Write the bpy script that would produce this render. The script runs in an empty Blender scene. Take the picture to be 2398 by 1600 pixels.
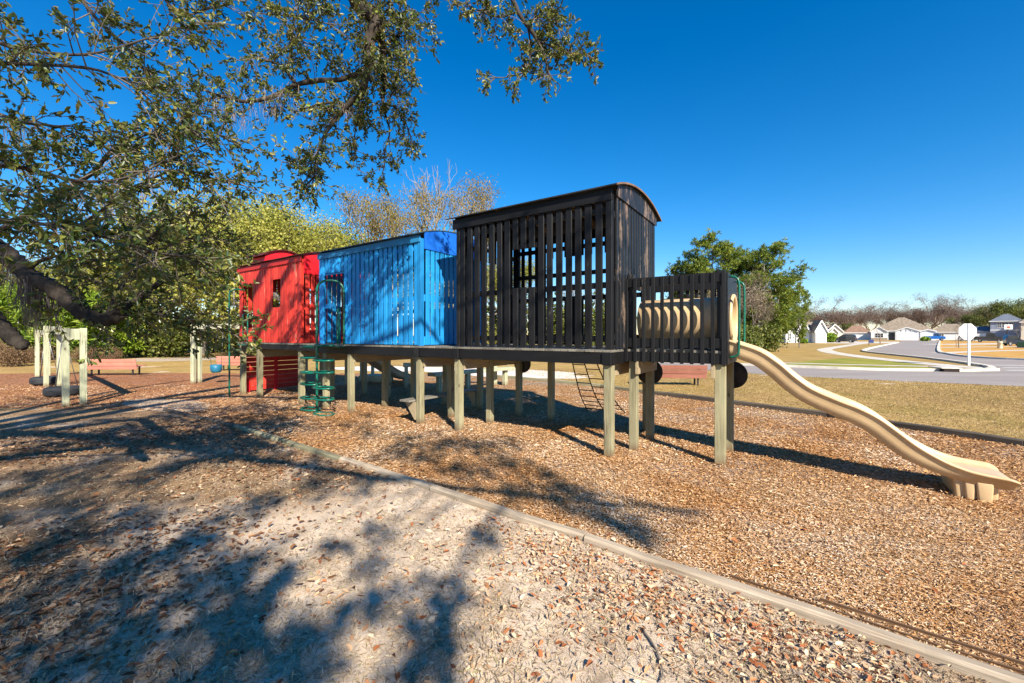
import bpy, bmesh, math, random
import numpy as np
from mathutils import Vector, Matrix, noise as mnoise
from mathutils.geometry import tessellate_polygon

random.seed(7)
RNG = np.random.default_rng(11)
scene = bpy.context.scene
C = scene.collection

# ------------------------------------------------------------------ camera
FPX, CX, HOR, CAMH = 980.0, 1199.0, 785.0, 1.8      # photograph's focal length, centre column, horizon row (px of 2398), eye height (m)
cam_d = bpy.data.cameras.new("camera")
cam = bpy.data.objects.new("camera", cam_d)
C.objects.link(cam)
cam.location = (0, 0, CAMH)
cam.rotation_euler = (math.radians(90), 0, 0)
cam_d.sensor_width = 36.0
cam_d.lens = 36.0 * FPX / 2398.0
cam_d.shift_y = -(800.0 - HOR) / 2398.0
cam_d.clip_start = 0.05
cam_d.clip_end = 3000
scene.camera = cam

# ------------------------------------------------------------------ sky, sun, exposure
SUN_EL = math.radians(35.0)
SUN_AZ = math.atan2(0.36, -0.93)                     # from +Y, clockwise
SUN = Vector((math.sin(SUN_AZ) * math.cos(SUN_EL), math.cos(SUN_AZ) * math.cos(SUN_EL), math.sin(SUN_EL)))
world = bpy.data.worlds.new("World")
scene.world = world
world.use_nodes = True
wn, wl = world.node_tree.nodes, world.node_tree.links
wn.clear()
sky = wn.new("ShaderNodeTexSky")
sky.sky_type = 'NISHITA'
sky.sun_disc = False
sky.sun_elevation = SUN_EL
sky.sun_rotation = SUN_AZ
sky.altitude = 0
sky.air_density = 1.0
sky.dust_density = 0.0
sky.ozone_density = 3.0
hs = wn.new("ShaderNodeHueSaturation")
hs.inputs['Saturation'].default_value = 1.42
hs.inputs['Value'].default_value = 1.0
bg = wn.new("ShaderNodeBackground")
bg.inputs['Strength'].default_value = 0.088
wo = wn.new("ShaderNodeOutputWorld")
wl.new(sky.outputs[0], hs.inputs['Color'])
tint = wn.new("ShaderNodeMix"); tint.data_type = 'RGBA'; tint.blend_type = 'MULTIPLY'
tint.inputs[0].default_value = 1.0
tc = wn.new("ShaderNodeTexCoord"); sx = wn.new("ShaderNodeSeparateXYZ"); wl.new(tc.outputs['Generated'], sx.inputs[0])
tr = wn.new("ShaderNodeValToRGB"); wl.new(sx.outputs[2], tr.inputs[0])
tr.color_ramp.elements[0].position = 0.0; tr.color_ramp.elements[0].color = (0.93, 0.88, 1.0, 1)
tr.color_ramp.elements[1].position = 0.32; tr.color_ramp.elements[1].color = (0.64, 0.95, 1.02, 1)
wl.new(tr.outputs[0], tint.inputs[7])
wl.new(hs.outputs[0], tint.inputs[6])
wl.new(tint.outputs[2], bg.inputs['Color'])
wl.new(bg.outputs[0], wo.inputs[0])

sun_d = bpy.data.lights.new("sun", 'SUN')
sun_d.energy = 5.0
sun_d.angle = math.radians(0.5)
sun_d.color = (1.0, 0.91, 0.77)
sun_o = bpy.data.objects.new("sun", sun_d)
C.objects.link(sun_o)
sun_o.rotation_euler = SUN.to_track_quat('Z', 'Y').to_euler()
sun_o.location = (20, -40, 40)

scene.view_settings.view_transform = 'Standard'
scene.view_settings.look = 'None'
scene.view_settings.exposure = 1.06
scene.view_settings.gamma = 1.0

# ------------------------------------------------------------------ helpers
def G(px, py, z=0.0):
    """ground point (or point at height z) seen at a photograph pixel"""
    s = (CAMH - z) / (py - HOR)
    return Vector(((px - CX) * s, FPX * s, z))

def at(px, py, d):
    """point at depth d on the sight line of a photograph pixel"""
    return Vector(((px - CX) * d / FPX, d, CAMH - (py - HOR) * d / FPX))

def crop(s, x0, y0):
    return lambda x, y: (x0 + x / s, y0 + y / s)
K6 = crop(2.945, 1600, 540)
K6b = crop(7.127, 1800, 680)
K7b = crop(7.127, 2100, 680)

class MB:
    """collects shapes and links them as ONE mesh object; every shape carries a random tone"""
    def __init__(self):
        self.v, self.f, self.r, self.s = [], [], [], []
    def add(self, vs, fs, rnd=None, smooth=False):
        o = len(self.v)
        self.v.extend([tuple(p) for p in vs])
        rnd = random.random() if rnd is None else rnd
        for f in fs:
            self.f.append([i + o for i in f]); self.r.append(rnd); self.s.append(smooth)
        return self
    BF = [(0, 3, 2, 1), (4, 5, 6, 7), (0, 1, 5, 4), (1, 2, 6, 5), (2, 3, 7, 6), (3, 0, 4, 7)]
    def box(self, x0, x1, y0, y1, z0, z1, rnd=None):
        return self.add([(x0, y0, z0), (x1, y0, z0), (x1, y1, z0), (x0, y1, z0), (x0, y0, z1), (x1, y0, z1), (x1, y1, z1), (x0, y1, z1)], MB.BF, rnd)
    def bar(self, p0, p1, w, h, up=(0, 0, 1), rnd=None):
        p0, p1 = Vector(p0), Vector(p1)
        d = (p1 - p0).normalized()
        up = Vector(up)
        if abs(d.dot(up)) > 0.99: up = Vector((1, 0, 0))
        sx = d.cross(up).normalized() * (w / 2)
        sy = sx.cross(d).normalized() * (h / 2)
        vs = []
        for p in (p0, p1):
            vs += [p - sx - sy, p + sx - sy, p + sx + sy, p - sx + sy]
        return self.add(vs, [(0, 1, 2, 3), (4, 7, 6, 5), (0, 4, 5, 1), (1, 5, 6, 2), (2, 6, 7, 3), (3, 7, 4, 0)], rnd)
    def tube(self, path, rad, n=8, caps=True, rnd=None, smooth=True, wob=0.0):
        P = [Vector(p) for p in path]
        if not hasattr(rad, '__len__'): rad = [rad] * len(P)
        vs, fs = [], []
        d0 = (P[1] - P[0]).normalized()
        ref = Vector((0, 0, 1)) if abs(d0.z) < 0.9 else Vector((1, 0, 0))
        x = d0.cross(ref).normalized()
        for i, p in enumerate(P):
            d = (P[min(i + 1, len(P) - 1)] - P[max(i - 1, 0)]).normalized()
            x = (x - d * x.dot(d)).normalized()
            y = d.cross(x)
            for k in range(n):
                a = 2 * math.pi * k / n
                rr = rad[i] * (1 + (random.uniform(-wob, wob) if wob else 0))
                vs.append(p + x * (math.cos(a) * rr) + y * (math.sin(a) * rr))
        for i in range(len(P) - 1):
            for k in range(n):
                a, b = i * n + k, i * n + (k + 1) % n
                fs.append((a, b, b + n, a + n))
        if caps:
            fs.append(tuple(range(n - 1, -1, -1)))
            fs.append(tuple((len(P) - 1) * n + k for k in range(n)))
        return self.add(vs, fs, rnd, smooth)
    def ring(self, c, rx, ry, r, axis='z', n=28, m=6, rnd=None):
        c = Vector(c); vs, fs = [], []
        for i in range(n):
            a = 2 * math.pi * i / n
            for k in range(m):
                b = 2 * math.pi * k / m
                e, f = math.cos(b) * r, math.sin(b) * r
                x, y = math.cos(a) * (rx + e), math.sin(a) * (ry + e)
                q = {'z': (x, y, f), 'x': (f, x, y), 'y': (x, f, y)}[axis]
                vs.append(c + Vector(q))
        for i in range(n):
            for k in range(m):
                fs.append((i * m + k, ((i + 1) % n) * m + k, ((i + 1) % n) * m + (k + 1) % m, i * m + (k + 1) % m))
        return self.add(vs, fs, rnd, True)
    def prism(self, poly, fn, t0, t1, rnd=None, smooth=False):
        """2-D outline poly swept from t0 to t1; fn(a, b, t) -> 3-D point"""
        n = len(poly)
        vs = [fn(a, b, t0) for a, b in poly] + [fn(a, b, t1) for a, b in poly]
        tri = tessellate_polygon([[Vector((a, b, 0)) for a, b in poly]])
        fs = [tuple(t) for t in tri] + [tuple(i + n for i in reversed(t)) for t in tri]
        self.add(vs, fs, rnd, smooth)
        return self.add(vs, [(i, (i + 1) % n, (i + 1) % n + n, i + n) for i in range(n)], self.r[-1], smooth)
    def lathe(self, prof, n=24, c=(0, 0, 0), axis='z', rnd=None):
        vs, fs = [], []
        c = Vector(c)
        for r, z in prof:
            for k in range(n):
                a = 2 * math.pi * k / n
                x, y = r * math.cos(a), r * math.sin(a)
                q = {'z': (x, y, z), 'x': (z, x, y), 'y': (x, z, y)}[axis]
                vs.append(c + Vector(q))
        for i in range(len(prof) - 1):
            for k in range(n):
                fs.append((i * n + k, i * n + (k + 1) % n, (i + 1) * n + (k + 1) % n, (i + 1) * n + k))
        return self.add(vs, fs, rnd, True)
    def build(self, name, mat, parent=None, bevel=0.0, recalc=True):
        me = bpy.data.meshes.new(name)
        me.from_pydata(self.v, [], self.f)
        me.polygons.foreach_set('use_smooth', self.s)
        at_ = me.attributes.new('rnd', 'FLOAT', 'FACE')
        at_.data.foreach_set('value', self.r)
        me.materials.append(mat)
        if recalc:
            bm = bmesh.new(); bm.from_mesh(me)
            bmesh.ops.recalc_face_normals(bm, faces=bm.faces)
            bm.to_mesh(me); bm.free()
        me.update()
        o = bpy.data.objects.new(name, me)
        C.objects.link(o)
        if parent: o.parent = parent
        if bevel:
            b = o.modifiers.new('bevel', 'BEVEL'); b.width = bevel; b.segments = 1; b.limit_method = 'ANGLE'; b.angle_limit = math.radians(50)
        return o

def build_each(mb, name, mat, parent, bevel=0.0):
    """every box of the builder becomes a mesh of its own"""
    for i in range(0, len(mb.v), 8):
        q = MB(); q.add(mb.v[i:i + 8], MB.BF, random.random()); q.build(name, mat, parent, bevel)

def tag(o, label=None, cat=None, group=None, kind=None):
    if label: o['label'] = label
    if cat: o['category'] = cat
    if group: o['group'] = group
    if kind: o['kind'] = kind
    return o

def thing(name, label, cat, loc=(0, 0, 0), rz=0.0, group=None):
    o = bpy.data.objects.new(name, None)
    o.empty_display_size = 0.2
    C.objects.link(o)
    o.location = loc; o.rotation_euler = (0, 0, rz)
    return tag(o, label, cat, group)

def copy_thing(src, loc, rz=0.0, scale=None, label=None, group=None):
    r = src.copy(); C.objects.link(r)
    r.location = loc; r.rotation_euler = (0, 0, rz)
    if scale: r.scale = scale if hasattr(scale, '__len__') else (scale,) * 3
    if label: r['label'] = label
    if group: r['group'] = group
    for ch in list(src.children):
        c = ch.copy(); C.objects.link(c); c.parent = r
        for g in list(ch.children):
            d = g.copy(); C.objects.link(d); d.parent = c
    return r

def mass(name, V, F, rnd, mat, parent=None, smooth=False):
    """fast mesh from numpy: V (n,3), F (m,k) indices, rnd (m,)"""
    me = bpy.data.meshes.new(name)
    n, (m, k) = len(V), F.shape
    me.vertices.add(n); me.vertices.foreach_set('co', V.astype(np.float32).ravel())
    me.loops.add(m * k); me.loops.foreach_set('vertex_index', F.astype(np.int32).ravel())
    me.polygons.add(m)
    me.polygons.foreach_set('loop_start', np.arange(0, m * k, k, dtype=np.int32))
    me.polygons.foreach_set('loop_total', np.full(m, k, dtype=np.int32))
    if smooth: me.polygons.foreach_set('use_smooth', np.ones(m, dtype=bool))
    a = me.attributes.new('rnd', 'FLOAT', 'FACE')
    a.data.foreach_set('value', rnd.astype(np.float32))
    me.materials.append(mat)
    me.update(calc_edges=True)
    o = bpy.data.objects.new(name, me); C.objects.link(o)
    if parent: o.parent = parent
    return o

def norm(a): return a / np.maximum(np.linalg.norm(a, axis=1, keepdims=True), 1e-9)

def leaf_arrays(P, D, size, aspect=0.42, up=None, fold=0.25, rnd=None):
    if not np.isscalar(fold): fold = np.asarray(fold)[:, None]
    """folded elliptical leaves: base points P, directions D, lengths size -> V, F (quads), rnd"""
    N = len(P)
    D = norm(D)
    if up is None: up = norm(RNG.normal(size=(N, 3)) + np.array([0, 0, 0.8]))
    S = norm(np.cross(D, up)); Nn = np.cross(S, D)
    L = size[:, None]; W = L * aspect / 2
    b = P; t = P + D * L - Nn * L * 0.10
    r1 = P + D * L * 0.3 + S * W + Nn * W * fold; r2 = P + D * L * 0.72 + S * W * 0.85 + Nn * W * fold * 0.6
    l1 = P + D * L * 0.3 - S * W + Nn * W * fold; l2 = P + D * L * 0.72 - S * W * 0.85 + Nn * W * fold * 0.6
    V = np.stack([b, r1, r2, t, l2, l1], axis=1).reshape(-1, 3)
    o = (np.arange(N) * 6)[:, None]
    F = np.stack([o + np.array([[0, 1, 2, 3]]), o + np.array([[0, 3, 4, 5]])], axis=1).reshape(-1, 4)
    if rnd is None: rnd = RNG.random(N)
    return V, F, np.repeat(rnd, 2)

# ------------------------------------------------------------------ materials
def lin(r, g, b):
    f = lambda c: (c / 255 / 12.92) if c / 255 <= 0.04045 else ((c / 255 + 0.055) / 1.055) ** 2.4
    return (f(r), f(g), f(b), 1)

class NT:
    def __init__(self, name):
        self.m = bpy.data.materials.new(name); self.m.use_nodes = True
        self.n, self.l = self.m.node_tree.nodes, self.m.node_tree.links
        self.n.clear()
        self.out = self.n.new('ShaderNodeOutputMaterial')
        self.co = self.n.new('ShaderNodeTexCoord').outputs['Object']
    def link(self, a, b): self.l.new(a, b)
    def mapping(self, scale, src=None, loc=(0, 0, 0)):
        m = self.n.new('ShaderNodeMapping'); m.inputs['Scale'].default_value = scale; m.inputs['Location'].default_value = loc
        self.link(src or self.co, m.inputs[0]); return m.outputs[0]
    def noise(self, scale, detail=5, rough=0.6, src=None, dist=0.0):
        t = self.n.new('ShaderNodeTexNoise'); t.inputs['Scale'].default_value = scale; t.inputs['Detail'].default_value = detail
        t.inputs['Roughness'].default_value = rough; t.inputs['Distortion'].default_value = dist
        self.link(src or self.co, t.inputs['Vector']); return t.outputs['Fac']
    def voronoi(self, scale, src=None, feature='F1', out='Color', rand=1.0):
        t = self.n.new('ShaderNodeTexVoronoi'); t.feature = feature; t.inputs['Scale'].default_value = scale; t.inputs['Randomness'].default_value = rand
        self.link(src or self.co, t.inputs['Vector']); return t.outputs[out]
    def ramp(self, fac, stops, interp='LINEAR'):
        r = self.n.new('ShaderNodeValToRGB'); r.color_ramp.interpolation = interp
        e = r.color_ramp.elements
        while len(e) < len(stops): e.new(0.5)
        for i, (p, c) in enumerate(stops):
            e[i].position = p; e[i].color = c if len(c) == 4 else (*c, 1)
        self.link(fac, r.inputs[0]); return r.outputs[0]
    def mix(self, fac, a, b, mode='MIX'):
        m = self.n.new('ShaderNodeMix'); m.data_type = 'RGBA'; m.blend_type = mode
        if isinstance(fac, (int, float)): m.inputs[0].default_value = fac
        else: self.link(fac, m.inputs[0])
        for v, s in ((a, m.inputs[6]), (b, m.inputs[7])):
            if isinstance(v, (tuple, list)): s.default_value = v if len(v) == 4 else (*v, 1)
            else: self.link(v, s)
        return m.outputs[2]
    def math(self, op, a, b=None, clamp=False):
        m = self.n.new('ShaderNodeMath'); m.operation = op; m.use_clamp = clamp
        for i, v in enumerate((a, b)):
            if v is None: continue
            if isinstance(v, (int, float)): m.inputs[i].default_value = v
            else: self.link(v, m.inputs[i])
        return m.outputs[0]
    def sep(self, src=None):
        s = self.n.new('ShaderNodeSeparateXYZ'); self.link(src or self.co, s.inputs[0]); return s.outputs
    def rnd(self):
        a = self.n.new('ShaderNodeAttribute'); a.attribute_name = 'rnd'; return a.outputs['Fac']
    def bump(self, h, strength=0.3, dist=0.02):
        b = self.n.new('ShaderNodeBump'); b.inputs['Strength'].default_value = strength; b.inputs['Distance'].default_value = dist
        self.link(h, b.inputs['Height']); return b.outputs[0]
    def finish(self, col, rough=0.7, normal=None, spec=0.3, metal=0.0, coat=0.0, trans=0.0):
        p = self.n.new('ShaderNodeBsdfPrincipled')
        if isinstance(col, (tuple, list)): p.inputs['Base Color'].default_value = col if len(col) == 4 else (*col, 1)
        else: self.link(col, p.inputs['Base Color'])
        if isinstance(rough, (int, float)): p.inputs['Roughness'].default_value = rough
        else: self.link(rough, p.inputs['Roughness'])
        p.inputs['Specular IOR Level'].default_value = spec
        p.inputs['Metallic'].default_value = metal
        p.inputs['Coat Weight'].default_value = coat
        if normal is not None: self.link(normal, p.inputs['Normal'])
        sh = p.outputs[0]
        if trans:
            t = self.n.new('ShaderNodeBsdfTranslucent')
            if isinstance(col, (tuple, list)): t.inputs[0].default_value = col if len(col) == 4 else (*col, 1)
            else: self.link(col, t.inputs[0])
            x = self.n.new('ShaderNodeMixShader'); x.inputs[0].default_value = trans
            self.link(sh, x.inputs[1]); self.link(t.outputs[0], x.inputs[2]); sh = x.outputs[0]
        self.link(sh, self.out.inputs[0])
        return self.m

def wood(name, c1, c2, soil=False, **k):
    return wood_(name, c1, c2, soil=soil, **k)
def wood_(name, c1, c2, stretch=(1, 1, 0.06), rough=0.65, amp=0.35, grain=40, worn=None, wthr=0.62, wscale=3, bump=0.25, spec=0.3, soil=False):
    t = NT(name)
    g = t.noise(grain, 6, 0.65, t.mapping(stretch))
    big = t.noise(1.7, 3, 0.5)
    f = t.math('ADD', t.math('MULTIPLY', g, 0.65), t.math('MULTIPLY', big, 0.35))
    col = t.ramp(f, [(0.32, c1), (0.66, c2)])
    r = t.rnd()
    v = t.math('ADD', t.math('MULTIPLY', r, amp), 1 - amp / 2)
    col = t.mix(1.0, col, t.ramp(v, [(0, (0, 0, 0)), (1, (1, 1, 1))]), 'MULTIPLY') if False else col
    h = t.n.new('ShaderNodeHueSaturation'); t.link(col, h.inputs['Color']); t.link(v, h.inputs['Value']); col = h.outputs[0]
    if worn:
        w = t.noise(wscale, 8, 0.75, t.mapping((1, 1, 0.25)))
        w = t.math('ADD', w, t.math('MULTIPLY', r, 0.10))
        col = t.mix(t.ramp(w, [(wthr, (0, 0, 0)), (wthr + 0.07, (1, 1, 1))]), col, worn)
    if soil:                                         # earth splashed on the foot, checks and knots up the post
        z = t.math('ADD', t.sep()[2], t.math('MULTIPLY', t.math('SUBTRACT', t.noise(9, 4), 0.5), 0.22))
        col = t.mix(t.ramp(z, [(0.03, (0.75, 0.75, 0.75)), (0.15, (0, 0, 0))]), col, (0.14, 0.075, 0.035))
        ck = t.noise(34, 3, 0.5, t.mapping((1, 1, 0.035)))
        col = t.mix(t.ramp(ck, [(0.63, (0, 0, 0)), (0.68, (0.75, 0.75, 0.75))]), col, (0.07, 0.055, 0.035))
        kn = t.voronoi(2.3, t.mapping((1.6, 1.6, 0.9)), 'F1', 'Distance')
        col = t.mix(t.ramp(kn, [(0.07, (0.8, 0.8, 0.8)), (0.12, (0, 0, 0))]), col, (0.09, 0.06, 0.035))
    return t.finish(col, rough, t.bump(g, bump, 0.004), spec)

def plain(name, c, rough=0.5, amp=0.12, scale=6, spec=0.4, metal=0.0, bump=0.0, coat=0.0, trans=0.0, c2=None):
    t = NT(name)
    n = t.noise(scale, 5, 0.6)
    c = c if len(c) == 4 else (*c, 1)
    lo = c2 or tuple(x * (1 - amp * 2) for x in c[:3])
    hi = tuple(min(1, x * (1 + amp)) for x in c[:3])
    col = t.ramp(n, [(0.3, lo), (0.7, hi)])
    return t.finish(col, rough, t.bump(t.noise(scale * 8, 4), bump, 0.01) if bump else None, spec, metal, coat, trans)

def leafmat(name, stops, trans=0.3, rough=0.5, spec=0.35):
    t = NT(name)
    return t.finish(t.ramp(t.rnd(), stops), rough, None, spec, trans=trans)

M = {}
M['black_wood'] = wood('black_painted_wood', (0.003, 0.0032, 0.004), (0.012, 0.012, 0.013), amp=0.7, rough=0.5, spec=0.3, worn=(0.06, 0.055, 0.05), wthr=0.70, wscale=5)
M['black_board'] = wood('black_painted_board', (0.003, 0.0032, 0.004), (0.012, 0.012, 0.013), stretch=(0.06, 1, 1), amp=0.5, rough=0.5, spec=0.3)
M['black_worn'] = wood('worn_black_wood', (0.004, 0.005, 0.007), (0.017, 0.018, 0.020), amp=0.8, worn=(0.17, 0.12, 0.085), wthr=0.61, wscale=6, rough=0.5, spec=0.3)
M['blue_wood'] = wood('blue_painted_wood', (0.008, 0.18, 0.47), (0.016, 0.30, 0.70), amp=0.4, rough=0.55, worn=(0.08, 0.33, 0.60), wthr=0.67, wscale=4)
M['blue_panel'] = wood('deep_blue_plywood', (0.008, 0.105, 0.52), (0.014, 0.15, 0.66), stretch=(1, 0.2, 1), grain=8, amp=0.05, rough=0.45)
M['blue_board'] = wood('blue_fascia_board', (0.012, 0.13, 0.29), (0.02, 0.18, 0.38), stretch=(0.06, 1, 1), amp=0.2, rough=0.5)
M['red_wood'] = wood('red_painted_wood', (0.38, 0.016, 0.012), (0.64, 0.048, 0.030), amp=0.5, rough=0.6, worn=(0.55, 0.19, 0.13), wthr=0.65, wscale=4)
M['red_panel'] = wood('red_plywood', (0.50, 0.008, 0.014), (0.62, 0.014, 0.022), stretch=(1, 0.2, 1), grain=8, amp=0.05, rough=0.5)
M['red_board'] = wood('red_fascia_board', (0.32, 0.012, 0.010), (0.48, 0.025, 0.018), stretch=(0.06, 1, 1), amp=0.2, rough=0.55)
M['roof_felt'] = plain('dark_roof_covering', (0.022, 0.022, 0.024), 0.8, 0.3, 5, 0.2, bump=0.3)
M['roof_felt_blue'] = plain('blue_grey_roof_covering', (0.03, 0.07, 0.10), 0.7, 0.3, 5, 0.2, bump=0.3)
M['roof_felt_red'] = plain('dark_red_roof_covering', (0.10, 0.02, 0.02), 0.7, 0.3, 5, 0.2, bump=0.3)
M['roof_edge'] = wood('weathered_roof_edge', (0.10, 0.055, 0.03), (0.26, 0.16, 0.09), stretch=(1, 0.1, 1), amp=0.3)
M['post'] = wood('weathered_treated_post', (0.16, 0.145, 0.080), (0.34, 0.305, 0.185), amp=0.22, rough=0.8, worn=(0.30, 0.31, 0.18), wthr=0.66, wscale=2.5, soil=True)
M['tan_beam'] = wood('tan_treated_beam', (0.22, 0.17, 0.10), (0.40, 0.32, 0.20), stretch=(1, 0.06, 1), amp=0.2, rough=0.8)
M['rafter'] = wood('bare_pine_rafter', (0.22, 0.13, 0.07), (0.40, 0.26, 0.15), stretch=(1, 0.06, 1), amp=0.2, rough=0.8)
M['deck'] = wood('grey_deck_plank', (0.07, 0.066, 0.056), (0.24, 0.22, 0.18), stretch=(1, 0.06, 1), amp=0.5, rough=0.6)
M['green_metal'] = plain('green_coated_steel', (0.004, 0.115, 0.075), 0.32, 0.2, 10, 0.5)
t_ = NT('tan_moulded_plastic')
d_ = t_.noise(2.2, 6, 0.6); f_ = t_.noise(30, 6, 0.7, t_.mapping((0.15, 1, 1)))
c_ = t_.ramp(d_, [(0.3, (0.50, 0.345, 0.185)), (0.7, (0.64, 0.465, 0.265))])
c_ = t_.mix(t_.ramp(f_, [(0.60, (0, 0, 0)), (0.74, (0.45, 0.45, 0.45))]), c_, (0.40, 0.27, 0.14))
M['slide_tan'] = t_.finish(c_, t_.math('ADD', t_.math('MULTIPLY', f_, 0.25), 0.24), None, 0.45)
M['slide_shade'] = plain('shaded_tan_plastic', (0.45, 0.36, 0.24), 0.4, 0.08, 3, 0.4)  # tan slide plastic with the rear slide's shade put into its colour
M['wheel_black'] = plain('weathered_black_plywood', (0.035, 0.033, 0.032), 0.7, 0.4, 12, 0.3)
M['rope'] = plain('dark_netting_rope', (0.035, 0.022, 0.015), 0.9, 0.3, 20, 0.1)
M['swing_wood'] = wood('pale_green_weathered_timber', (0.27, 0.285, 0.18), (0.50, 0.50, 0.345), amp=0.15, rough=0.8, grain=30, soil=True)
M['swing_beam'] = wood('pale_weathered_beam', (0.30, 0.30, 0.21), (0.52, 0.51, 0.37), stretch=(0.06, 1, 1), amp=0.15, rough=0.8)
M['rubber'] = plain('worn_tyre_rubber', (0.035, 0.037, 0.042), 0.75, 0.25, 9, 0.3, bump=0.2)
M['chain'] = plain('galvanised_chain', (0.30, 0.30, 0.30), 0.45, 0.2, 30, 0.5, metal=0.8)
M['bench_wood'] = wood('faded_red_bench_slat', (0.40, 0.14, 0.10), (0.60, 0.26, 0.19), stretch=(0.05, 1, 1), amp=0.2, rough=0.7)
M['bench_brown'] = wood('brown_bench_slat', (0.20, 0.075, 0.05), (0.34, 0.14, 0.10), stretch=(0.05, 1, 1), amp=0.2, rough=0.7)
M['bench_metal'] = plain('dark_bench_steel', (0.03, 0.025, 0.022), 0.6, 0.2, 10, 0.4)
M['bucket_blue'] = plain('blue_swing_plastic', (0.02, 0.16, 0.27), 0.45, 0.15, 6, 0.4)
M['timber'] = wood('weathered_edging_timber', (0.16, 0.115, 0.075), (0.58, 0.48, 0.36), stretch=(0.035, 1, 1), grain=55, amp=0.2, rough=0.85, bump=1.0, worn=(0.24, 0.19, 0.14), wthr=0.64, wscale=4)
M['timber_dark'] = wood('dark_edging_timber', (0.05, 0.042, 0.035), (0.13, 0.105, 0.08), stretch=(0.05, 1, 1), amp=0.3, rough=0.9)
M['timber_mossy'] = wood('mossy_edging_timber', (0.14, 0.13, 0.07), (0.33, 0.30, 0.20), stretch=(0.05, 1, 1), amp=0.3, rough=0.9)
M['strip'] = wood('splintered_brown_strip', (0.09, 0.05, 0.027), (0.26, 0.155, 0.085), stretch=(0.05, 1, 1), amp=0.3, rough=0.9)
M['bark'] = wood('dark_oak_bark', (0.012, 0.010, 0.008), (0.075, 0.060, 0.048), stretch=(1, 1, 0.5), grain=26, amp=0.2, rough=0.95, bump=1.0, worn=(0.20, 0.19, 0.16), wthr=0.66, wscale=7)
M['twig'] = wood('grey_twig', (0.07, 0.055, 0.04), (0.24, 0.20, 0.16), stretch=(1, 1, 1), grain=18, amp=0.4, rough=0.9)
M['bare_bark'] = wood('pale_bare_branch', (0.15, 0.12, 0.095), (0.36, 0.32, 0.27), stretch=(1, 1, 0.4), grain=6, amp=0.4, rough=0.9)
M['wood_far'] = wood('brown_winter_branch', (0.17, 0.115, 0.085), (0.34, 0.25, 0.19), stretch=(1, 1, 0.4), grain=3, amp=0.5, rough=0.95)
M['trunk_grey'] = wood('grey_oak_trunk', (0.09, 0.08, 0.07), (0.26, 0.235, 0.21), stretch=(1, 1, 0.3), grain=8, amp=0.2, rough=0.95, bump=0.8)
M['oak_leaf'] = leafmat('live_oak_leaf', [(0, (0.026, 0.052, 0.016)), (0.38, (0.090, 0.130, 0.028)), (0.68, (0.22, 0.22, 0.045)), (0.90, (0.34, 0.27, 0.095)), (1, (0.26, 0.40, 0.04))], 0.30, 0.40, 0.5)
M['gold_oak_leaf'] = leafmat('olive_gold_leaf', [(0, (0.085, 0.10, 0.016)), (0.4, (0.25, 0.265, 0.040)), (0.8, (0.42, 0.40, 0.080)), (1, (0.50, 0.43, 0.13))], 0.3)
M['gold_thin_leaf'] = leafmat('thin_gold_leaf', [(0, (0.10, 0.095, 0.025)), (0.5, (0.24, 0.19, 0.045)), (1, (0.33, 0.21, 0.06))], 0.3)
M['pine_needle'] = leafmat('pine_needles', [(0, (0.035, 0.070, 0.012)), (0.45, (0.15, 0.21, 0.025)), (1, (0.36, 0.39, 0.050))], 0.28)
M['young_pine'] = leafmat('young_pine_needles', [(0, (0.07, 0.14, 0.015)), (0.5, (0.20, 0.31, 0.025)), (1, (0.36, 0.42, 0.05))], 0.3)
M['shrub_leaf'] = leafmat('dark_shrub_leaf', [(0, (0.030, 0.048, 0.010)), (0.6, (0.13, 0.155, 0.025)), (1, (0.25, 0.235, 0.05))], 0.25)
M['dry_brush'] = leafmat('dry_brown_brush', [(0, (0.10, 0.055, 0.035)), (0.6, (0.24, 0.155, 0.085)), (1, (0.36, 0.26, 0.15))], 0.2, 0.8, 0.1)
M['moss'] = leafmat('grey_spanish_moss', [(0, (0.14, 0.11, 0.10)), (1, (0.36, 0.30, 0.26))], 0.3, 0.9, 0.1)
M['white_paint'] = plain('white_paint', (0.78, 0.78, 0.76), 0.5, 0.05, 4, 0.4)
M['concrete'] = plain('pale_concrete', (0.56, 0.51, 0.44), 0.85, 0.12, 1.2, 0.2, bump=0.15)
M['kerb'] = plain('kerb_concrete', (0.60, 0.55, 0.47), 0.85, 0.12, 1.5, 0.2, bump=0.15)
# ------------------------------------------------------------------ the ground
def sheet(name, pts, z, mat, kind='structure'):
    pts = [Vector((p[0], p[1], 0)) for p in pts]
    tri = tessellate_polygon([pts])
    me = bpy.data.meshes.new(name)
    me.from_pydata([(p.x, p.y, z) for p in pts], [], [tuple(t) for t in tri])
    bm = bmesh.new(); bm.from_mesh(me)
    for f in bm.faces:
        f.normal_update()
        if f.normal.z < 0: f.normal_flip()
    bm.to_mesh(me); bm.free()
    me.materials.append(mat)
    o = bpy.data.objects.new(name, me); C.objects.link(o)
    return tag(o, kind=kind)

def smooth_line(P, n=8):
    """Catmull-Rom through 2-D/3-D points"""
    P = [Vector(p) for p in P]
    Q = [P[0] * 2 - P[1]] + P + [P[-1] * 2 - P[-2]]
    out = []
    for i in range(1, len(Q) - 2):
        a, b, c, d = Q[i - 1:i + 3]
        for k in range(n):
            t = k / n
            out.append(0.5 * ((2 * b) + (c - a) * t + (2 * a - 5 * b + 4 * c - d) * t * t + (3 * b - a - 3 * c + d) * t ** 3))
    out.append(P[-1])
    return out

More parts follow.
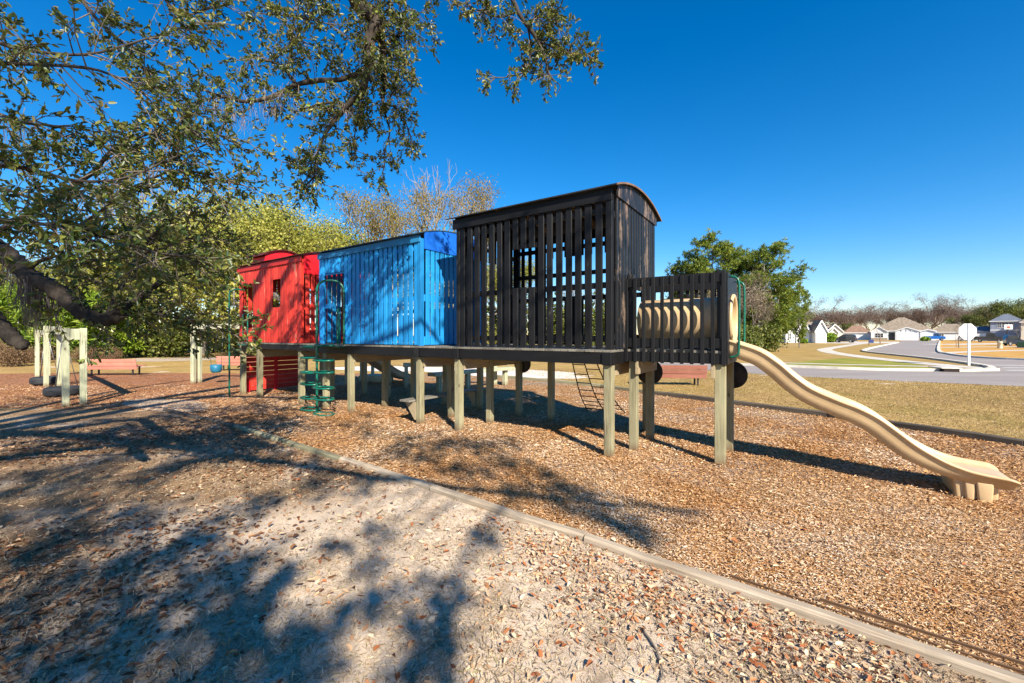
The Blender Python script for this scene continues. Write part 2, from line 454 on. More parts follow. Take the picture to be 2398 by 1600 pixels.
def kerb_strip(name, line, w=0.28, h=0.12, mat=None, side=1):
    m = MB()
    L = [Vector((p[0], p[1], 0)) for p in line]
    vs = []
    for i, p in enumerate(L):
        d = (L[min(i + 1, len(L) - 1)] - L[max(i - 1, 0)]).normalized()
        nrm = Vector((-d.y, d.x, 0)) * side
        q = p + nrm * w
        vs += [(p.x, p.y, 0.0), (p.x + nrm.x * 0.05, p.y + nrm.y * 0.05, h), (q.x, q.y, h), (q.x, q.y, 0.0)]
    fs = []
    for i in range(len(L) - 1):
        a = i * 4
        fs += [(a, a + 1, a + 5, a + 4), (a + 1, a + 2, a + 6, a + 5), (a + 2, a + 3, a + 7, a + 6)]
    m.add(vs, fs, 0.5)
    o = m.build(name, mat or M['kerb'])
    return tag(o, kind='structure')

def ground_material():
    t = NT('dry_lawn_and_sand')
    xyz = t.sep()
    n1 = t.noise(0.55, 6, 0.62); n2 = t.noise(3.0, 8, 0.7); n3 = t.noise(60, 8, 0.85); n4 = t.noise(0.12, 4, 0.5)
    # straw lawn
    lawn = t.ramp(t.math('ADD', t.math('MULTIPLY', n2, 0.5), t.math('MULTIPLY', n3, 0.5)),
                  [(0.30, (0.15, 0.095, 0.030)), (0.47, (0.38, 0.245, 0.085)), (0.62, (0.54, 0.37, 0.155)), (0.8, (0.66, 0.50, 0.26))])
    olive = t.ramp(n3, [(0.3, (0.13, 0.10, 0.022)), (0.7, (0.40, 0.30, 0.085))])
    lawn = t.mix(t.ramp(n1, [(0.45, (0, 0, 0)), (0.66, (0.75, 0.75, 0.75))]), lawn, olive)
    patch = t.noise(0.22, 6, 0.65, t.mapping((1, 1, 1), loc=(12, 4, 0)))
    lawn = t.mix(t.ramp(patch, [(0.40, (0.6, 0.6, 0.6)), (0.54, (0, 0, 0))]), lawn, t.ramp(n3, [(0.3, (0.17, 0.10, 0.04)), (0.7, (0.40, 0.25, 0.11))]))
    # bare pale sand spots in the lawn
    spots = t.ramp(t.noise(0.38, 7, 0.6, t.mapping((1, 1.6, 1), loc=(3.1, 7.7, 0))), [(0.635, (0, 0, 0)), (0.69, (1, 1, 1))])
    lawn = t.mix(spots, lawn, (0.72, 0.64, 0.55))
    # sandy ground before the border
    grain = t.voronoi(300, None, 'F1', 'Color')
    sand = t.ramp(t.math('ADD', t.math('MULTIPLY', n3, 0.55), t.math('MULTIPLY', n2, 0.45)),
                  [(0.34, (0.11, 0.075, 0.045)), (0.44, (0.43, 0.325, 0.23)), (0.52, (0.70, 0.56, 0.42)), (0.66, (0.90, 0.77, 0.61))])
    sand = t.mix(0.18, sand, grain, 'SOFT_LIGHT')
    brown = t.ramp(n3, [(0.36, (0.06, 0.034, 0.018)), (0.5, (0.28, 0.17, 0.09)), (0.66, (0.58, 0.41, 0.25))])
    # where the sand lies: an uneven patch close by
    vd = t.n.new('ShaderNodeVectorMath'); vd.operation = 'DISTANCE'; vd.inputs[1].default_value = (-0.5, 3.2, 0)
    t.link(t.mapping((0.75, 1.0, 0)), vd.inputs[0])
    dist = t.math('ADD', vd.outputs['Value'], t.math('MULTIPLY', t.math('SUBTRACT', n1, 0.5), 3.2))
    dist = t.math('ADD', dist, t.math('MULTIPLY', t.math('SUBTRACT', n2, 0.5), 1.4))
    fs = t.ramp(t.math('DIVIDE', dist, 6.0), [(0.27, (1, 1, 1)), (0.42, (0, 0, 0))])
    vd2 = t.n.new('ShaderNodeVectorMath'); vd2.operation = 'DISTANCE'; vd2.inputs[1].default_value = (-4.0, 4.5, 0)
    t.link(t.mapping((0.6, 1.0, 0)), vd2.inputs[0])
    near = t.ramp(t.math('DIVIDE', t.math('ADD', vd2.outputs['Value'], t.math('MULTIPLY', t.math('SUBTRACT', n1, 0.5), 2.5)), 20.0), [(0.29, (1, 1, 1)), (0.38, (0, 0, 0))])
    # litter right of the sand, near the timber
    near_col = t.mix(t.ramp(t.noise(0.9, 6, 0.6, t.mapping((1, 1, 1), loc=(9, 2, 0))), [(0.52, (0, 0, 0)), (0.70, (1, 1, 1))]), brown, sand)
    col = t.mix(near, lawn, near_col)
    col = t.mix(fs, col, sand)
    h = t.math('ADD', t.math('MULTIPLY', n3, 0.7), n2)
    return t.finish(col, 0.95, t.bump(h, 0.8, 0.03), 0.1)

M['ground'] = ground_material()
gm = MB()
S_ = [-1500, -300, -100, -40, -15, -5, 0, 5, 15, 40, 100, 300, 1500]
gv = [(x, y, 0.0) for y in S_ for x in S_]
gf = [(j * 13 + i, j * 13 + i + 1, (j + 1) * 13 + i + 1, (j + 1) * 13 + i) for j in range(12) for i in range(12)]
gm.add(gv, gf, 0.5)
ground = tag(gm.build('ground', M['ground']), kind='structure')

# ------------------------------------------------------------------ mulch bed
def mulch_material():
    t = NT('wood_chip_mulch')
    w = t.n.new('ShaderNodeVectorMath'); w.operation = 'ADD'
    wn_ = t.n.new('ShaderNodeTexNoise'); wn_.inputs['Scale'].default_value = 7; t.link(t.co, wn_.inputs['Vector'])
    sc = t.n.new('ShaderNodeVectorMath'); sc.operation = 'SCALE'; sc.inputs['Scale'].default_value = 0.25
    t.link(wn_.outputs['Color'], sc.inputs[0]); t.link(t.co, w.inputs[0]); t.link(sc.outputs[0], w.inputs[1])
    v1 = t.voronoi(26, t.mapping((1, 2.6, 1), w.outputs[0]), 'F1', 'Color')
    v2 = t.voronoi(30, t.mapping((2.4, 1, 1), w.outputs[0]), 'F1', 'Color')
    e1 = t.voronoi(26, t.mapping((1, 2.6, 1), w.outputs[0]), 'F1', 'Distance')
    pick = t.noise(5, 3)
    s1 = t.n.new('ShaderNodeSeparateColor'); t.link(v1, s1.inputs[0])
    s2 = t.n.new('ShaderNodeSeparateColor'); t.link(v2, s2.inputs[0])
    f = t.math('ADD', t.math('MULTIPLY', s1.outputs[0], 0.6), t.math('MULTIPLY', s2.outputs[1], 0.4))
    chips = t.ramp(f, [(0.12, (0.050, 0.023, 0.011)), (0.34, (0.24, 0.115, 0.045)), (0.52, (0.43, 0.24, 0.10)), (0.68, (0.55, 0.37, 0.21)), (0.86, (0.70, 0.56, 0.42))])
    tone = t.noise(0.7, 5, 0.6)
    orange = t.ramp(f, [(0.15, (0.07, 0.025, 0.008)), (0.5, (0.40, 0.165, 0.045)), (0.85, (0.58, 0.33, 0.14))])
    grey = t.ramp(f, [(0.15, (0.06, 0.04, 0.03)), (0.5, (0.38, 0.27, 0.20)), (0.85, (0.66, 0.56, 0.48))])
    col = t.mix(t.ramp(tone, [(0.42, (0, 0, 0)), (0.62, (1, 1, 1))]), chips, orange)
    tone2 = t.noise(0.9, 5, 0.6, t.mapping((1, 1, 1), loc=(5, 5, 0)))
    col = t.mix(t.ramp(tone2, [(0.50, (0, 0, 0)), (0.66, (0.8, 0.8, 0.8))]), col, grey)
    # redder toward the left end of the bed
    x = t.sep()[0]
    red = t.ramp(f, [(0.15, (0.09, 0.025, 0.012)), (0.5, (0.40, 0.145, 0.062)), (0.85, (0.58, 0.30, 0.17))])
    col = t.mix(t.ramp(t.math('DIVIDE', t.math('SUBTRACT', -2.0, x), 10.0), [(0.1, (0, 0, 0)), (0.9, (0.75, 0.75, 0.75))]), col, red)
    h = t.math('ADD', t.math('MULTIPLY', f, 1.0), t.math('MULTIPLY', e1, -0.6))
    return t.finish(col, 0.9, t.bump(h, 0.9, 0.03), 0.12)

M['mulch'] = mulch_material()
NEAR = [(5.2, -0.1), (3.6, 1.30), (2.65, 2.10), (1.93, 2.69), (1.29, 3.17), (0.65, 3.70), (-0.45, 4.50), (-1.66, 5.43), (-3.39, 6.66), (-5.23, 8.02), (-8.19, 9.85)]
FAR = [(8.9, 4.8), (8.27, 6.76), (7.63, 8.2), (6.74, 9.42), (5.72, 10.84), (5.0, 11.7), (4.3, 12.61), (3.06, 14.42), (1.61, 15.87), (0.39, 16.84), (-0.8, 17.93)]
BED = NEAR + [(-10.5, 10.2), (-13, 10.4), (-17, 11.0), (-24, 12.0), (-27, 16), (-24, 19.4), (-18, 19.9), (-12, 19.6), (-6, 19.6), (-3, 19.2)] + FAR[::-1] + [(9.5, 2), (8, 0)]
sheet('mulch_bed', smooth_line([(x, y, 0) for x, y in BED] + [(NEAR[0][0], NEAR[0][1], 0)], 4)[:-1], 0.004, M['mulch'])
# worn sandy hollow at the foot of the pole and path of sand beyond the bed
def sand_material(name='bare_sand', a=(0.62, 0.52, 0.45), b=(0.82, 0.74, 0.67)):
    t = NT(name)
    n = t.noise(6, 8, 0.7)
    return t.finish(t.ramp(n, [(0.3, a), (0.7, b)]), 0.95, t.bump(t.noise(60, 5), 0.4, 0.01), 0.1)
M['sand'] = sand_material()
M['sand_grey'] = sand_material('grey_sand', (0.26, 0.205, 0.15), (0.58, 0.48, 0.38))
def blob(name, c, rx, ry, z, mat, rot=0.0, n=40, rough=0.25):
    pts = []
    sd = random.random() * 50
    for i in range(n):
        a = 2 * math.pi * i / n
        k = 1 + rough * mnoise.noise(Vector((math.cos(a) * 1.5 + sd, math.sin(a) * 1.5, 0))) + rough * 0.5 * mnoise.noise(Vector((math.cos(a) * 5, math.sin(a) * 5 + sd, 0)))
        x, y = rx * k * math.cos(a), ry * k * math.sin(a)
        pts.append((c[0] + x * math.cos(rot) - y * math.sin(rot), c[1] + x * math.sin(rot) + y * math.cos(rot)))
    return sheet(name, pts, z, mat)
blob('sand_hollow', (-8.9, 10.75), 1.7, 0.62, 0.008, M['sand_grey'], -0.5)
blob('sand_patch', (-1.0, 20.4), 4.6, 2.0, 0.010, M['sand'], -0.5)
blob('sand_patch', (-6.5, 22.5), 3.6, 1.6, 0.012, M['sand'], -0.2)
blob('sand_patch', (-25.0, 31.0), 4.2, 2.6, 0.006, M['sand_grey'], 0.1)

# ------------------------------------------------------------------ road, kerbs, pavements
def asphalt_material():
    t = NT('grey_asphalt')
    n = t.noise(0.35, 6, 0.6, t.mapping((0.4, 1.4, 1))); n3 = t.noise(60, 4, 0.7)
    col = t.ramp(t.math('ADD', t.math('MULTIPLY', n, 0.6), t.math('MULTIPLY', n3, 0.4)), [(0.3, (0.21, 0.180, 0.165)), (0.7, (0.345, 0.305, 0.28))])
    return t.finish(col, 0.9, t.bump(n3, 0.2, 0.01), 0.2)
M['asphalt'] = asphalt_material()
def g2(p): q = G(*p); return (q.x, q.y)
ROAD_NEAR = [(1.5, 42), (4.8, 32), (8.2, 24.5), (11.06, 19.8), (12.66, 18.05), (17.8, 14.7), (24, 11.2), (40, 3.5)]
ROAD_FAR = [(60, 1.5), (46, 10.5), (37.0, 15.5), (31.5, 18.3)]
FARL = [g2(K6(2130, 966)), g2(K6(1860, 970)), g2(K6(1700, 968)), g2(K6(1250, 962)), g2(K6(700, 940)), (9.0, 28.5), (6.5, 36), (4.5, 46)]
road_pts = [(x, y) for x, y, _ in smooth_line([(x, y, 0) for x, y in ROAD_NEAR], 5)] + [(70, 20), (g2(K6(2350, 900))[0] + 8, g2(K6(2350, 900))[1] - 4)] + [g2(K6(2350, 896)), g2(K6(2200, 886))] + FARL
side = [g2(K6(2150, 952)), g2(K6(2110, 940)), g2(K6(1960, 918)), g2(K6(1700, 885)), g2(K6(1440, 858)), g2(K6(1290, 841)), g2(K6(1258, 832)), g2(K6(1275, 822)), g2(K6(1340, 805)), g2(K6(1430, 786)), g2(K6(1490, 774)), g2(K6(1500, 758)), g2(K6(1665, 757)), g2(K6(1765, 759)),
        g2(K6(1752, 790)), g2(K6(1748, 835)), g2(K6(1800, 851)), g2(K6(1900, 868)), g2(K6(2100, 884)), g2(K6(2350, 896))]
sheet('road', road_pts, 0.004, M['asphalt'])
sheet('road', side + [(g2(K6(2350, 896))[0], 20.0), (22.5, 20.2)], 0.008, M['asphalt'])
kerb_strip('kerb', smooth_line([(*p, 0) for p in FARL[:6]], 5), 0.30, 0.13, side=1)
kerb_strip('kerb', smooth_line([(*p, 0) for p in [g2(K6(2110, 941)), g2(K6(1960, 918)), g2(K6(1700, 885)), g2(K6(1440, 858)), g2(K6(1290, 841)), g2(K6(1258, 832)), g2(K6(1275, 822)), g2(K6(1340, 805)), g2(K6(1430, 786)), g2(K6(1490, 774))]], 4), 0.35, 0.13, side=1)
kerb_strip('kerb', smooth_line([(*p, 0) for p in [g2(K6(2110, 941)), g2(K6(2150, 950)), g2(K6(2162, 960)), g2(K6(2130, 966))]], 6), 0.30, 0.13, side=-1)
kerb_strip('kerb', smooth_line([(*p, 0) for p in [g2(K6(1765, 760)), g2(K6(1752, 790)), g2(K6(1748, 835)), g2(K6(1800, 851)), g2(K6(1900, 868)), g2(K6(2100, 884)), g2(K6(2350, 896))]], 4), 0.35, 0.13, side=1)

def band(name, line, w, z, mat):
    L = [Vector((p[0], p[1], 0)) for p in line]
    a, b = [], []
    for i, p in enumerate(L):
        d = (L[min(i + 1, len(L) - 1)] - L[max(i - 1, 0)]).normalized()
        nn = Vector((-d.y, d.x, 0)) * (w / 2)
        a.append(p + nn); b.append(p - nn)
    m = MB()
    m.add([(p.x, p.y, z) for p in a + b], [(i + len(a), i + 1 + len(a), i + 1, i) for i in range(len(a) - 1)], 0.5)
    return tag(m.build(name, mat, recalc=False), kind='structure')
band('pavement', smooth_line([(*g2(K6(x, y)), 0) for x, y in [(640, 913), (1000, 922), (1400, 932), (1700, 938), (2000, 946)]], 4), 0.75, 0.012, M['concrete'])
band('pavement', smooth_line([(*g2(K6(x, y)), 0) for x, y in [(2125, 952), (1900, 939), (1600, 911), (1300, 880), (1060, 848), (985, 830), (985, 818), (1080, 802), (1180, 787), (1290, 775), (1420, 770)]], 7), 1.5, 0.016, M['concrete'])
sheet('driveway', [g2(K6(x, y)) for x, y in [(880, 775), (1180, 780), (1480, 776), (1485, 767), (1200, 767), (900, 770)]], 0.006, M['concrete'])
def lawn_sheet_material(name, cs):
    t = NT(name)
    n = t.math('ADD', t.math('MULTIPLY', t.noise(0.5, 6, 0.6), 0.6), t.math('MULTIPLY', t.noise(30, 4, 0.7), 0.4))
    return t.finish(t.ramp(n, [(0.35, cs[0]), (0.65, cs[1])]), 0.95, None, 0.1)
M['orange_lawn'] = lawn_sheet_material('orange_dry_lawn', [(0.36, 0.19, 0.045), (0.58, 0.34, 0.105)])
M['green_lawn'] = lawn_sheet_material('greener_verge', [(0.15, 0.17, 0.025), (0.33, 0.29, 0.06)])
M['brown_lawn'] = lawn_sheet_material('tan_verge', [(0.26, 0.165, 0.05), (0.42, 0.29, 0.11)])
sheet('lawn', [g2(K6(x, y)) for x, y in [(1755, 842), (1810, 849), (1900, 866), (2100, 882), (2350, 893), (2700, 896), (2700, 762), (1770, 762), (1755, 790)]], 0.002, M['orange_lawn'])
sheet('lawn', [g2(K6(x, y)) for x, y in [(700, 912), (1000, 921), (1400, 931), (1700, 937), (1560, 912), (1300, 886), (1100, 880)]], 0.002, M['green_lawn'])
sheet('lawn', [g2(K6(x, y)) for x, y in [(700, 936), (1250, 958), (1700, 964), (1840, 964), (1680, 942), (1400, 936), (1000, 926), (700, 916)]], 0.003, M['green_lawn'])
sheet('lawn', [g2(K6(x, y)) for x, y in [(640, 905), (1100, 878), (1300, 884), (1050, 850), (960, 832), (970, 812), (1200, 778), (900, 772), (560, 800), (420, 850)]], 0.0015, M['brown_lawn'])
sheet('lawn', [g2(K6(x, y)) for x, y in [(1055, 830), (1060, 818), (1180, 798), (1330, 785), (1480, 777), (1340, 803), (1262, 826), (1265, 836), (1300, 845), (1700, 888), (1960, 920), (2100, 940), (1900, 932), (1600, 903), (1300, 870), (1120, 846)]], 0.0025, M['brown_lawn'])
band('pavement', [g2(K6(1765, 846)), g2(K6(2100, 832)), g2(K6(2450, 824))], 1.5, 0.014, M['concrete'])
band('pavement', [g2(K6(1765, 808)), g2(K6(2050, 803)), g2(K6(2450, 799))], 1.6, 0.014, M['concrete'])
band('driveway', [g2(K6(1765, 787)), g2(K6(2050, 783)), g2(K6(2450, 776))], 6.0, 0.010, M['concrete'])
M['line_white'] = plain('worn_white_marking', (0.72, 0.70, 0.68), 0.8, 0.15, 3, 0.2)
for a, b in (((2108, 930), (2380, 934)), ((2200, 946), (2400, 949)), ((2230, 966), (2420, 968))):
    band('road_marking', [g2(K6(*a)), g2(K6(*b))], 0.28, 0.014, M['line_white'])

# storm drain: a dark slot with its concrete hood set in the kerb
q0, q1 = G(*K6(1752, 970)), G(*K6(1858, 972))
dr = thing('storm_drain', 'dark storm drain slot set in the pale kerb by the stop sign', 'storm drain', ((q0 + q1) / 2))
dd = (q1 - q0); dr.rotation_euler[2] = math.atan2(dd.y, dd.x)
ln = dd.length
m = MB(); m.box(-ln / 2, ln / 2, -0.46, -0.05, 0.0, 0.155); m.build('opening', plain('drain_dark', (0.02, 0.012, 0.01), 0.9), dr)
m = MB(); m.box(-ln / 2 - 0.1, ln / 2 + 0.1, -0.47, 0.5, 0.158, 0.21); m.build('hood', M['kerb'], dr, 0.01)

# ------------------------------------------------------------------ edging timbers
def timber(p0, p1, label, mat, w=0.085, h=0.068, z=0.0, name='edging_timber', group='timbers edging the mulch bed', sag=0.0):
    p0, p1 = Vector((p0[0], p0[1], 0)), Vector((p1[0], p1[1], 0))
    d = p1 - p0
    o = MB()
    n = max(2, int(d.length / 0.5))
    jit = [(random.uniform(-0.012, 0.012), random.uniform(-0.012, 0.006)) for _ in range(n + 1)]
    vs, fs = [], []
    for i in range(n + 1):
        x = d.length * i / n - d.length / 2
        jy, jz = jit[i]
        for (a, b) in ((-w / 2, 0), (-w / 2, h - 0.02), (-w / 2 + 0.016, h), (w / 2 - 0.016, h), (w / 2, h - 0.02), (w / 2, 0)):
            vs.append((x, a + jy, b + (jz if b > 0 else -0.02)))
    for i in range(n):
        for k in range(5): fs.append((i * 6 + k, i * 6 + k + 1, (i + 1) * 6 + k + 1, (i + 1) * 6 + k))
    fs += [tuple(range(6)), tuple(n * 6 + k for k in range(5, -1, -1))]
    o.add(vs, fs)
    ob = o.build(name, mat)
    ob.location = (p0 + p1) / 2 + Vector((0, 0, z)); ob.rotation_euler = (0, 0, math.atan2(d.y, d.x))
    return tag(ob, label, 'timber', group)
NT_ = [((3.95, 1.01), (0.655, 3.665), 'pale weathered edging timber running from the seam toward the viewer', 'timber'),
       ((0.64, 3.675), (-0.92, 4.84), 'greyish edging timber with its end butted at the visible seam', 'timber'),
       ((-0.94, 4.875), (-2.43, 5.98), 'edging timber in front of the black car, lit in patches', 'timber'),
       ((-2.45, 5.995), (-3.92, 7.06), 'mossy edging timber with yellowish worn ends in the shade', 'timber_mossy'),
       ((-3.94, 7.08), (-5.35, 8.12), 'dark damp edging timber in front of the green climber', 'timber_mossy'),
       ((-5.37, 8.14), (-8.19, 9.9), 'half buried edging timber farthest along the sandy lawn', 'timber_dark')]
for a, b, lab, mt in NT_: timber(a, b, lab, M[mt])
FT = [(8.27, 6.76), (6.95, 9.15), (5.72, 10.84), (4.3, 12.61), (3.06, 14.42), (1.61, 15.87), (-0.8, 17.93)]
FL = ['dark far edging timber behind the end of the tan slide', 'dark far edging timber beneath the middle of the tan slide', 'dark far edging timber behind the platform end post',
      'far edging timber seen between the platform posts', 'far edging timber behind the rope net', 'far edging timber beyond the balance beam, farthest from the slide']
timber((9.2, 4.6), (8.28, 6.74), 'dark far edging timber running out of the frame past the slide end', M['timber_dark'], 0.12, 0.12)
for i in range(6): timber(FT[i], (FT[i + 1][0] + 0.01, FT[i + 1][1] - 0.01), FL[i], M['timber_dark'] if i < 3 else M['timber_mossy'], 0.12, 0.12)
for i, (a, b) in enumerate([((1.60, 3.06), (3.3, 1.72)), ((2.05, 2.79), (3.5, 1.66))]):
    timber(a, b, ['thin splintered brown strip lying along the near timber', 'second brown strip lying a hand away from the near timber'][i], M['strip'], 0.018, 0.02, 0.02, 'wood_strip', 'loose strips beside the near timber')
# ------------------------------------------------------------------ the play train
TB = Vector((1.42737, 6.18947, 0))
TA = Vector((0.82660, -0.56278, 0)); TN = Vector((0.56278, 0.82660, 0))
TRZ = math.atan2(TA.y, TA.x)
def tw(u, v, z=0.0): return TB + TA * u + TN * v + Vector((0, 0, z))
VC = 1.02                                           # centre line of the train (v)
WID = 2.04

def slat_positions(a, b, pitch):
    n = max(1, round((b - a) / pitch)); p = (b - a) / n
    return [a + p * (i + 0.5) for i in range(n)]

def slat_wall(m, along, pos, a, b, z0, z1, pitch, w, th, openings=(), jit=0.006, scallop=None):
    """upright boards on a line; along 'u' (pos = v of its face) or 'v' (pos = u); openings (a0, a1, z0, z1) cut boards"""
    for c in slat_positions(a, b, pitch):
        segs = [(z0, z1)]
        for (o0, o1, oz0, oz1) in openings:
            if o0 < c < o1:
                new = []
                for s0, s1 in segs:
                    if oz0 > s0 + 0.03: new.append((s0, min(s1, oz0)))
                    if oz1 < s1 - 0.03: new.append((max(s0, oz1), s1))
                segs = new
        cj = c + random.uniform(-jit, jit); ww = w + random.uniform(-0.5, 0.5) * jit
        r = random.random(); d = random.uniform(-0.002, 0.002)
        for s0, s1 in segs:
            s1 -= random.uniform(0, 0.008) if s1 < z1 else 0
            if along == 'u': m.box(cj - ww / 2, cj + ww / 2, pos + d, pos + th + d, s0, s1, r)
            else: m.box(pos + d, pos + th + d, cj - ww / 2, cj + ww / 2, s0, s1, r)

def arc_z(v, v0, v1, ze, rise):
    t = (v - v0) / (v1 - v0) * 2 - 1
    return ze + rise * (1 - t * t)

def vault(m, u0, u1, v0, v1, ze, rise, th, nb, gap):
    """roof of nb lengthwise boards bent over an arch, with open joints"""
    for i in range(nb):
        a = v0 + (v1 - v0) * i / nb + gap / 2; b = v0 + (v1 - v0) * (i + 1) / nb - gap / 2
        za, zb = arc_z(a, v0, v1, ze, rise), arc_z(b, v0, v1, ze, rise)
        vs = [(u, v, z + t) for u in (u0, u1) for (v, z) in ((a, za), (b, zb)) for t in (0, th)]
        m.add(vs, [(0, 1, 3, 2), (4, 6, 7, 5), (0, 2, 6, 4), (1, 5, 7, 3), (0, 4, 5, 1), (2, 3, 7, 6)])

def arch_panel(m, u0, u1, v0, v1, zb, ze, rise, n=18):
    poly = [(v0, zb), (v1, zb)] + [(v1 + (v0 - v1) * i / n, arc_z(v1 + (v0 - v1) * i / n, v0 - 0.14, v1 + 0.14, ze, rise)) for i in range(n + 1)]
    m.prism(poly, lambda a, b, t: (t, a, b), u0, u1)

def deck(car, u0, u1, v0, v1, sh):
    m = MB()
    n = round((u1 - u0) / 0.145); p = (u1 - u0) / n
    for i in range(n):
        e = random.uniform(-0.012, 0.012)
        m.box(u0 + p * i + 0.004 - sh, u0 + p * (i + 1) - 0.004 - sh, v0 + e, v1 + e, 1.545, 1.583)
    return m.build('deck', M['deck'], car, 0.003)

def posts(car, lst, sh, mat=None):
    for (u, v, w, top) in lst:
        m = MB(); m.box(u - w / 2 - sh, u + w / 2 - sh, v - w / 2, v + w / 2, -0.05, top)
        m.build('post', mat or M['post'], car, 0.006)

def cross_beams(car, us, v0, v1, sh, z0=1.16, z1=1.362):
    for u in us:
        m = MB(); m.box(u - 0.022 - sh, u + 0.022 - sh, v0, v1, z0, z1)
        m.build('cross_beam', M['tan_beam'], car, 0.003)

def joists(car, u0, u1, vs, sh):
    m = MB()
    for v in vs: m.box(u0 - sh, u1 - sh, v - 0.02, v + 0.02, 1.366, 1.541)
    m.build('joists', M['tan_beam'], car)

def wheel(parent, u, v, z, sh, r=0.215):
    m = MB(); m.lathe([(0.0, -0.02), (r - 0.006, -0.02), (r, -0.014), (r, 0.014), (r - 0.006, 0.02), (0, 0.02)], 36, (u - sh, v, z), 'y')
    w = m.build('wheel', M['wheel_black'], parent)
    h = MB(); h.lathe([(0, -0.045), (0.022, -0.045), (0.026, -0.03), (0.026, -0.0205)], 12, (u - sh, v, z), 'y')
    h.build('hub', M['bench_metal'], w)

# ---------------- black locomotive
U0, U1 = -2.98, 0.07
sh = -1.45
loco = thing('play_locomotive', 'black slatted playground locomotive cabin with arched roof on timber posts', 'play train', tw(sh, 0), TRZ)
m = MB()                                            # near side wall (boards hung a little unevenly)
slat_wall(m, 'u', -0.030, -2.90, -0.06, 1.60, 3.80, 0.172, 0.107, 0.030, [(-1.72, -1.20, 2.60, 3.25)])
for i in range(len(m.v)): m.v[i] = (m.v[i][0] - sh, m.v[i][1], m.v[i][2])
nw = m.build('side_wall', M['black_wood'], loco, 0.004)
m = MB()                                            # rails behind the near boards
m.box(-2.90 - sh, 0.0 - sh, 0.003, 0.041, 2.50, 2.59); m.box(-2.90 - sh, 0.0 - sh, 0.003, 0.041, 1.70, 1.79); m.box(-2.90 - sh, 0.0 - sh, 0.003, 0.041, 3.62, 3.71)
m.box(-1.72 - sh, -1.20 - sh, 0.003, 0.041, 3.255, 3.33)
build_each(m, 'rail', M['black_board'], nw, 0.003)
m = MB()                                            # far side wall with big openings
slat_wall(m, 'u', 2.03, -2.90, -0.02, 1.60, 3.80, 0.178, 0.085, 0.030, [(-2.10, -0.72, 2.62, 3.45), (-0.5, -0.1, 3.05, 3.35)])
for i in range(len(m.v)): m.v[i] = (m.v[i][0] - sh, m.v[i][1], m.v[i][2])
fw = m.build('side_wall', M['black_wood'], loco, 0.004)
m = MB()
for z in (1.70, 2.52, 3.03, 3.58): m.box(-2.93 - sh, 0.02 - sh, 1.988, 2.027, z, z + 0.09)
build_each(m, 'rail', M['black_board'], fw, 0.003)
for (u, v, w1, w2) in ((-2.93, 0.0, 0.075, 0.06), (0.022, 0.0, 0.098, 0.098), (-2.93, 2.02, 0.08, 0.08), (0.02, 2.02, 0.09, 0.08)):
    m = MB(); m.box(u - w1 / 2 - sh, u + w1 / 2 - sh, v - w2 / 2, v + w2 / 2, 1.585, 3.93); m.build('corner_post', M['black_wood'], loco, 0.005)
m = MB()                                            # front end wall, close boards, worn
slat_wall(m, 'v', 0.075, 0.05, 2.07, 1.60, 3.92, 0.135, 0.090, 0.034, [(0.50, 1.42, 1.55, 2.55)])
for i in range(len(m.v)): m.v[i] = (m.v[i][0] - sh, m.v[i][1], m.v[i][2])
ew = m.build('end_wall', M['black_worn'], loco, 0.004)
m = MB(); arch_panel(m, 0.112 - sh, 0.130 - sh, 0.03, 2.10, 3.845, 3.955, 0.22); m.build('arch_panel', M['black_worn'], ew, 0.003)
m = MB()
for z in (1.72, 2.60, 3.55): m.box(0.030 - sh, 0.072 - sh, 0.06, 2.0, z, z + 0.09)
build_each(m, 'rail', M['black_wood'], ew, 0.003)
m = MB()                                            # rear end wall with a doorway
slat_wall(m, 'v', -3.005, 0.05, 2.05, 1.60, 3.85, 0.150, 0.105, 0.026, [(0.62, 1.42, 1.5, 3.3)])
arch_panel(m, -3.028, -3.008, 0.0, 2.06, 3.82, 3.955, 0.22)
for z in (2.52, 3.45): m.box(-2.976, -2.94, 0.06, 0.62, z, z + 0.09); m.box(-2.976, -2.94, 1.42, 2.0, z, z + 0.09)
for i in range(len(m.v)): m.v[i] = (m.v[i][0] - sh, m.v[i][1], m.v[i][2])
m.build('end_wall', M['black_wood'], loco, 0.004)
m = MB(); vault(m, -3.14 - sh, 0.17 - sh, -0.14, 2.24, 3.955, 0.22, 0.020, 15, 0.006); rf = m.build('roof', M['roof_felt'], loco)
m = MB()
vault(m, 0.172 - sh, 0.186 - sh, -0.13, 2.25, 3.950, 0.222, 0.030, 14, 0.0)
m.build('roof_edge', M['roof_edge'], rf, 0.002)
m = MB(); m.box(-3.03 - sh, 0.075 - sh, -0.064, -0.033, 3.775, 3.953); m.build('fascia', M['black_board'], loco, 0.004)
m = MB(); m.box(-3.03 - sh, 0.075 - sh, 2.065, 2.095, 3.775, 3.953); m.build('fascia', M['black_board'], loco, 0.004)
for u in (-2.1, -1.05):
    m = MB(); n = 12
    vs = [(v, arc_z(v, -0.14, 2.24, 3.955, 0.22)) for v in [0.05 + 1.95 * i / n for i in range(n + 1)]]
    m.prism([(v, z - 0.10) for v, z in vs] + [(v, z - 0.003) for v, z in vs[::-1]], lambda a, b, t: (t, a, b), u - 0.02 - sh, u + 0.02 - sh)
    m.build('rafter', M['rafter'], loco)
deck(loco, -3.05, 0.08, -0.062, 2.10, sh)
deck(loco, 0.085, 1.50, 0.47, 1.46, sh)
m = MB(); m.box(-2.98 - sh, 0.04 - sh, -0.055, -0.015, 1.365, 1.542); m.build('rim_beam', M['black_board'], loco, 0.003)
m = MB(); m.box(-2.98 - sh, 0.04 - sh, 2.03, 2.07, 1.365, 1.542); m.build('rim_beam', M['black_board'], loco, 0.003)
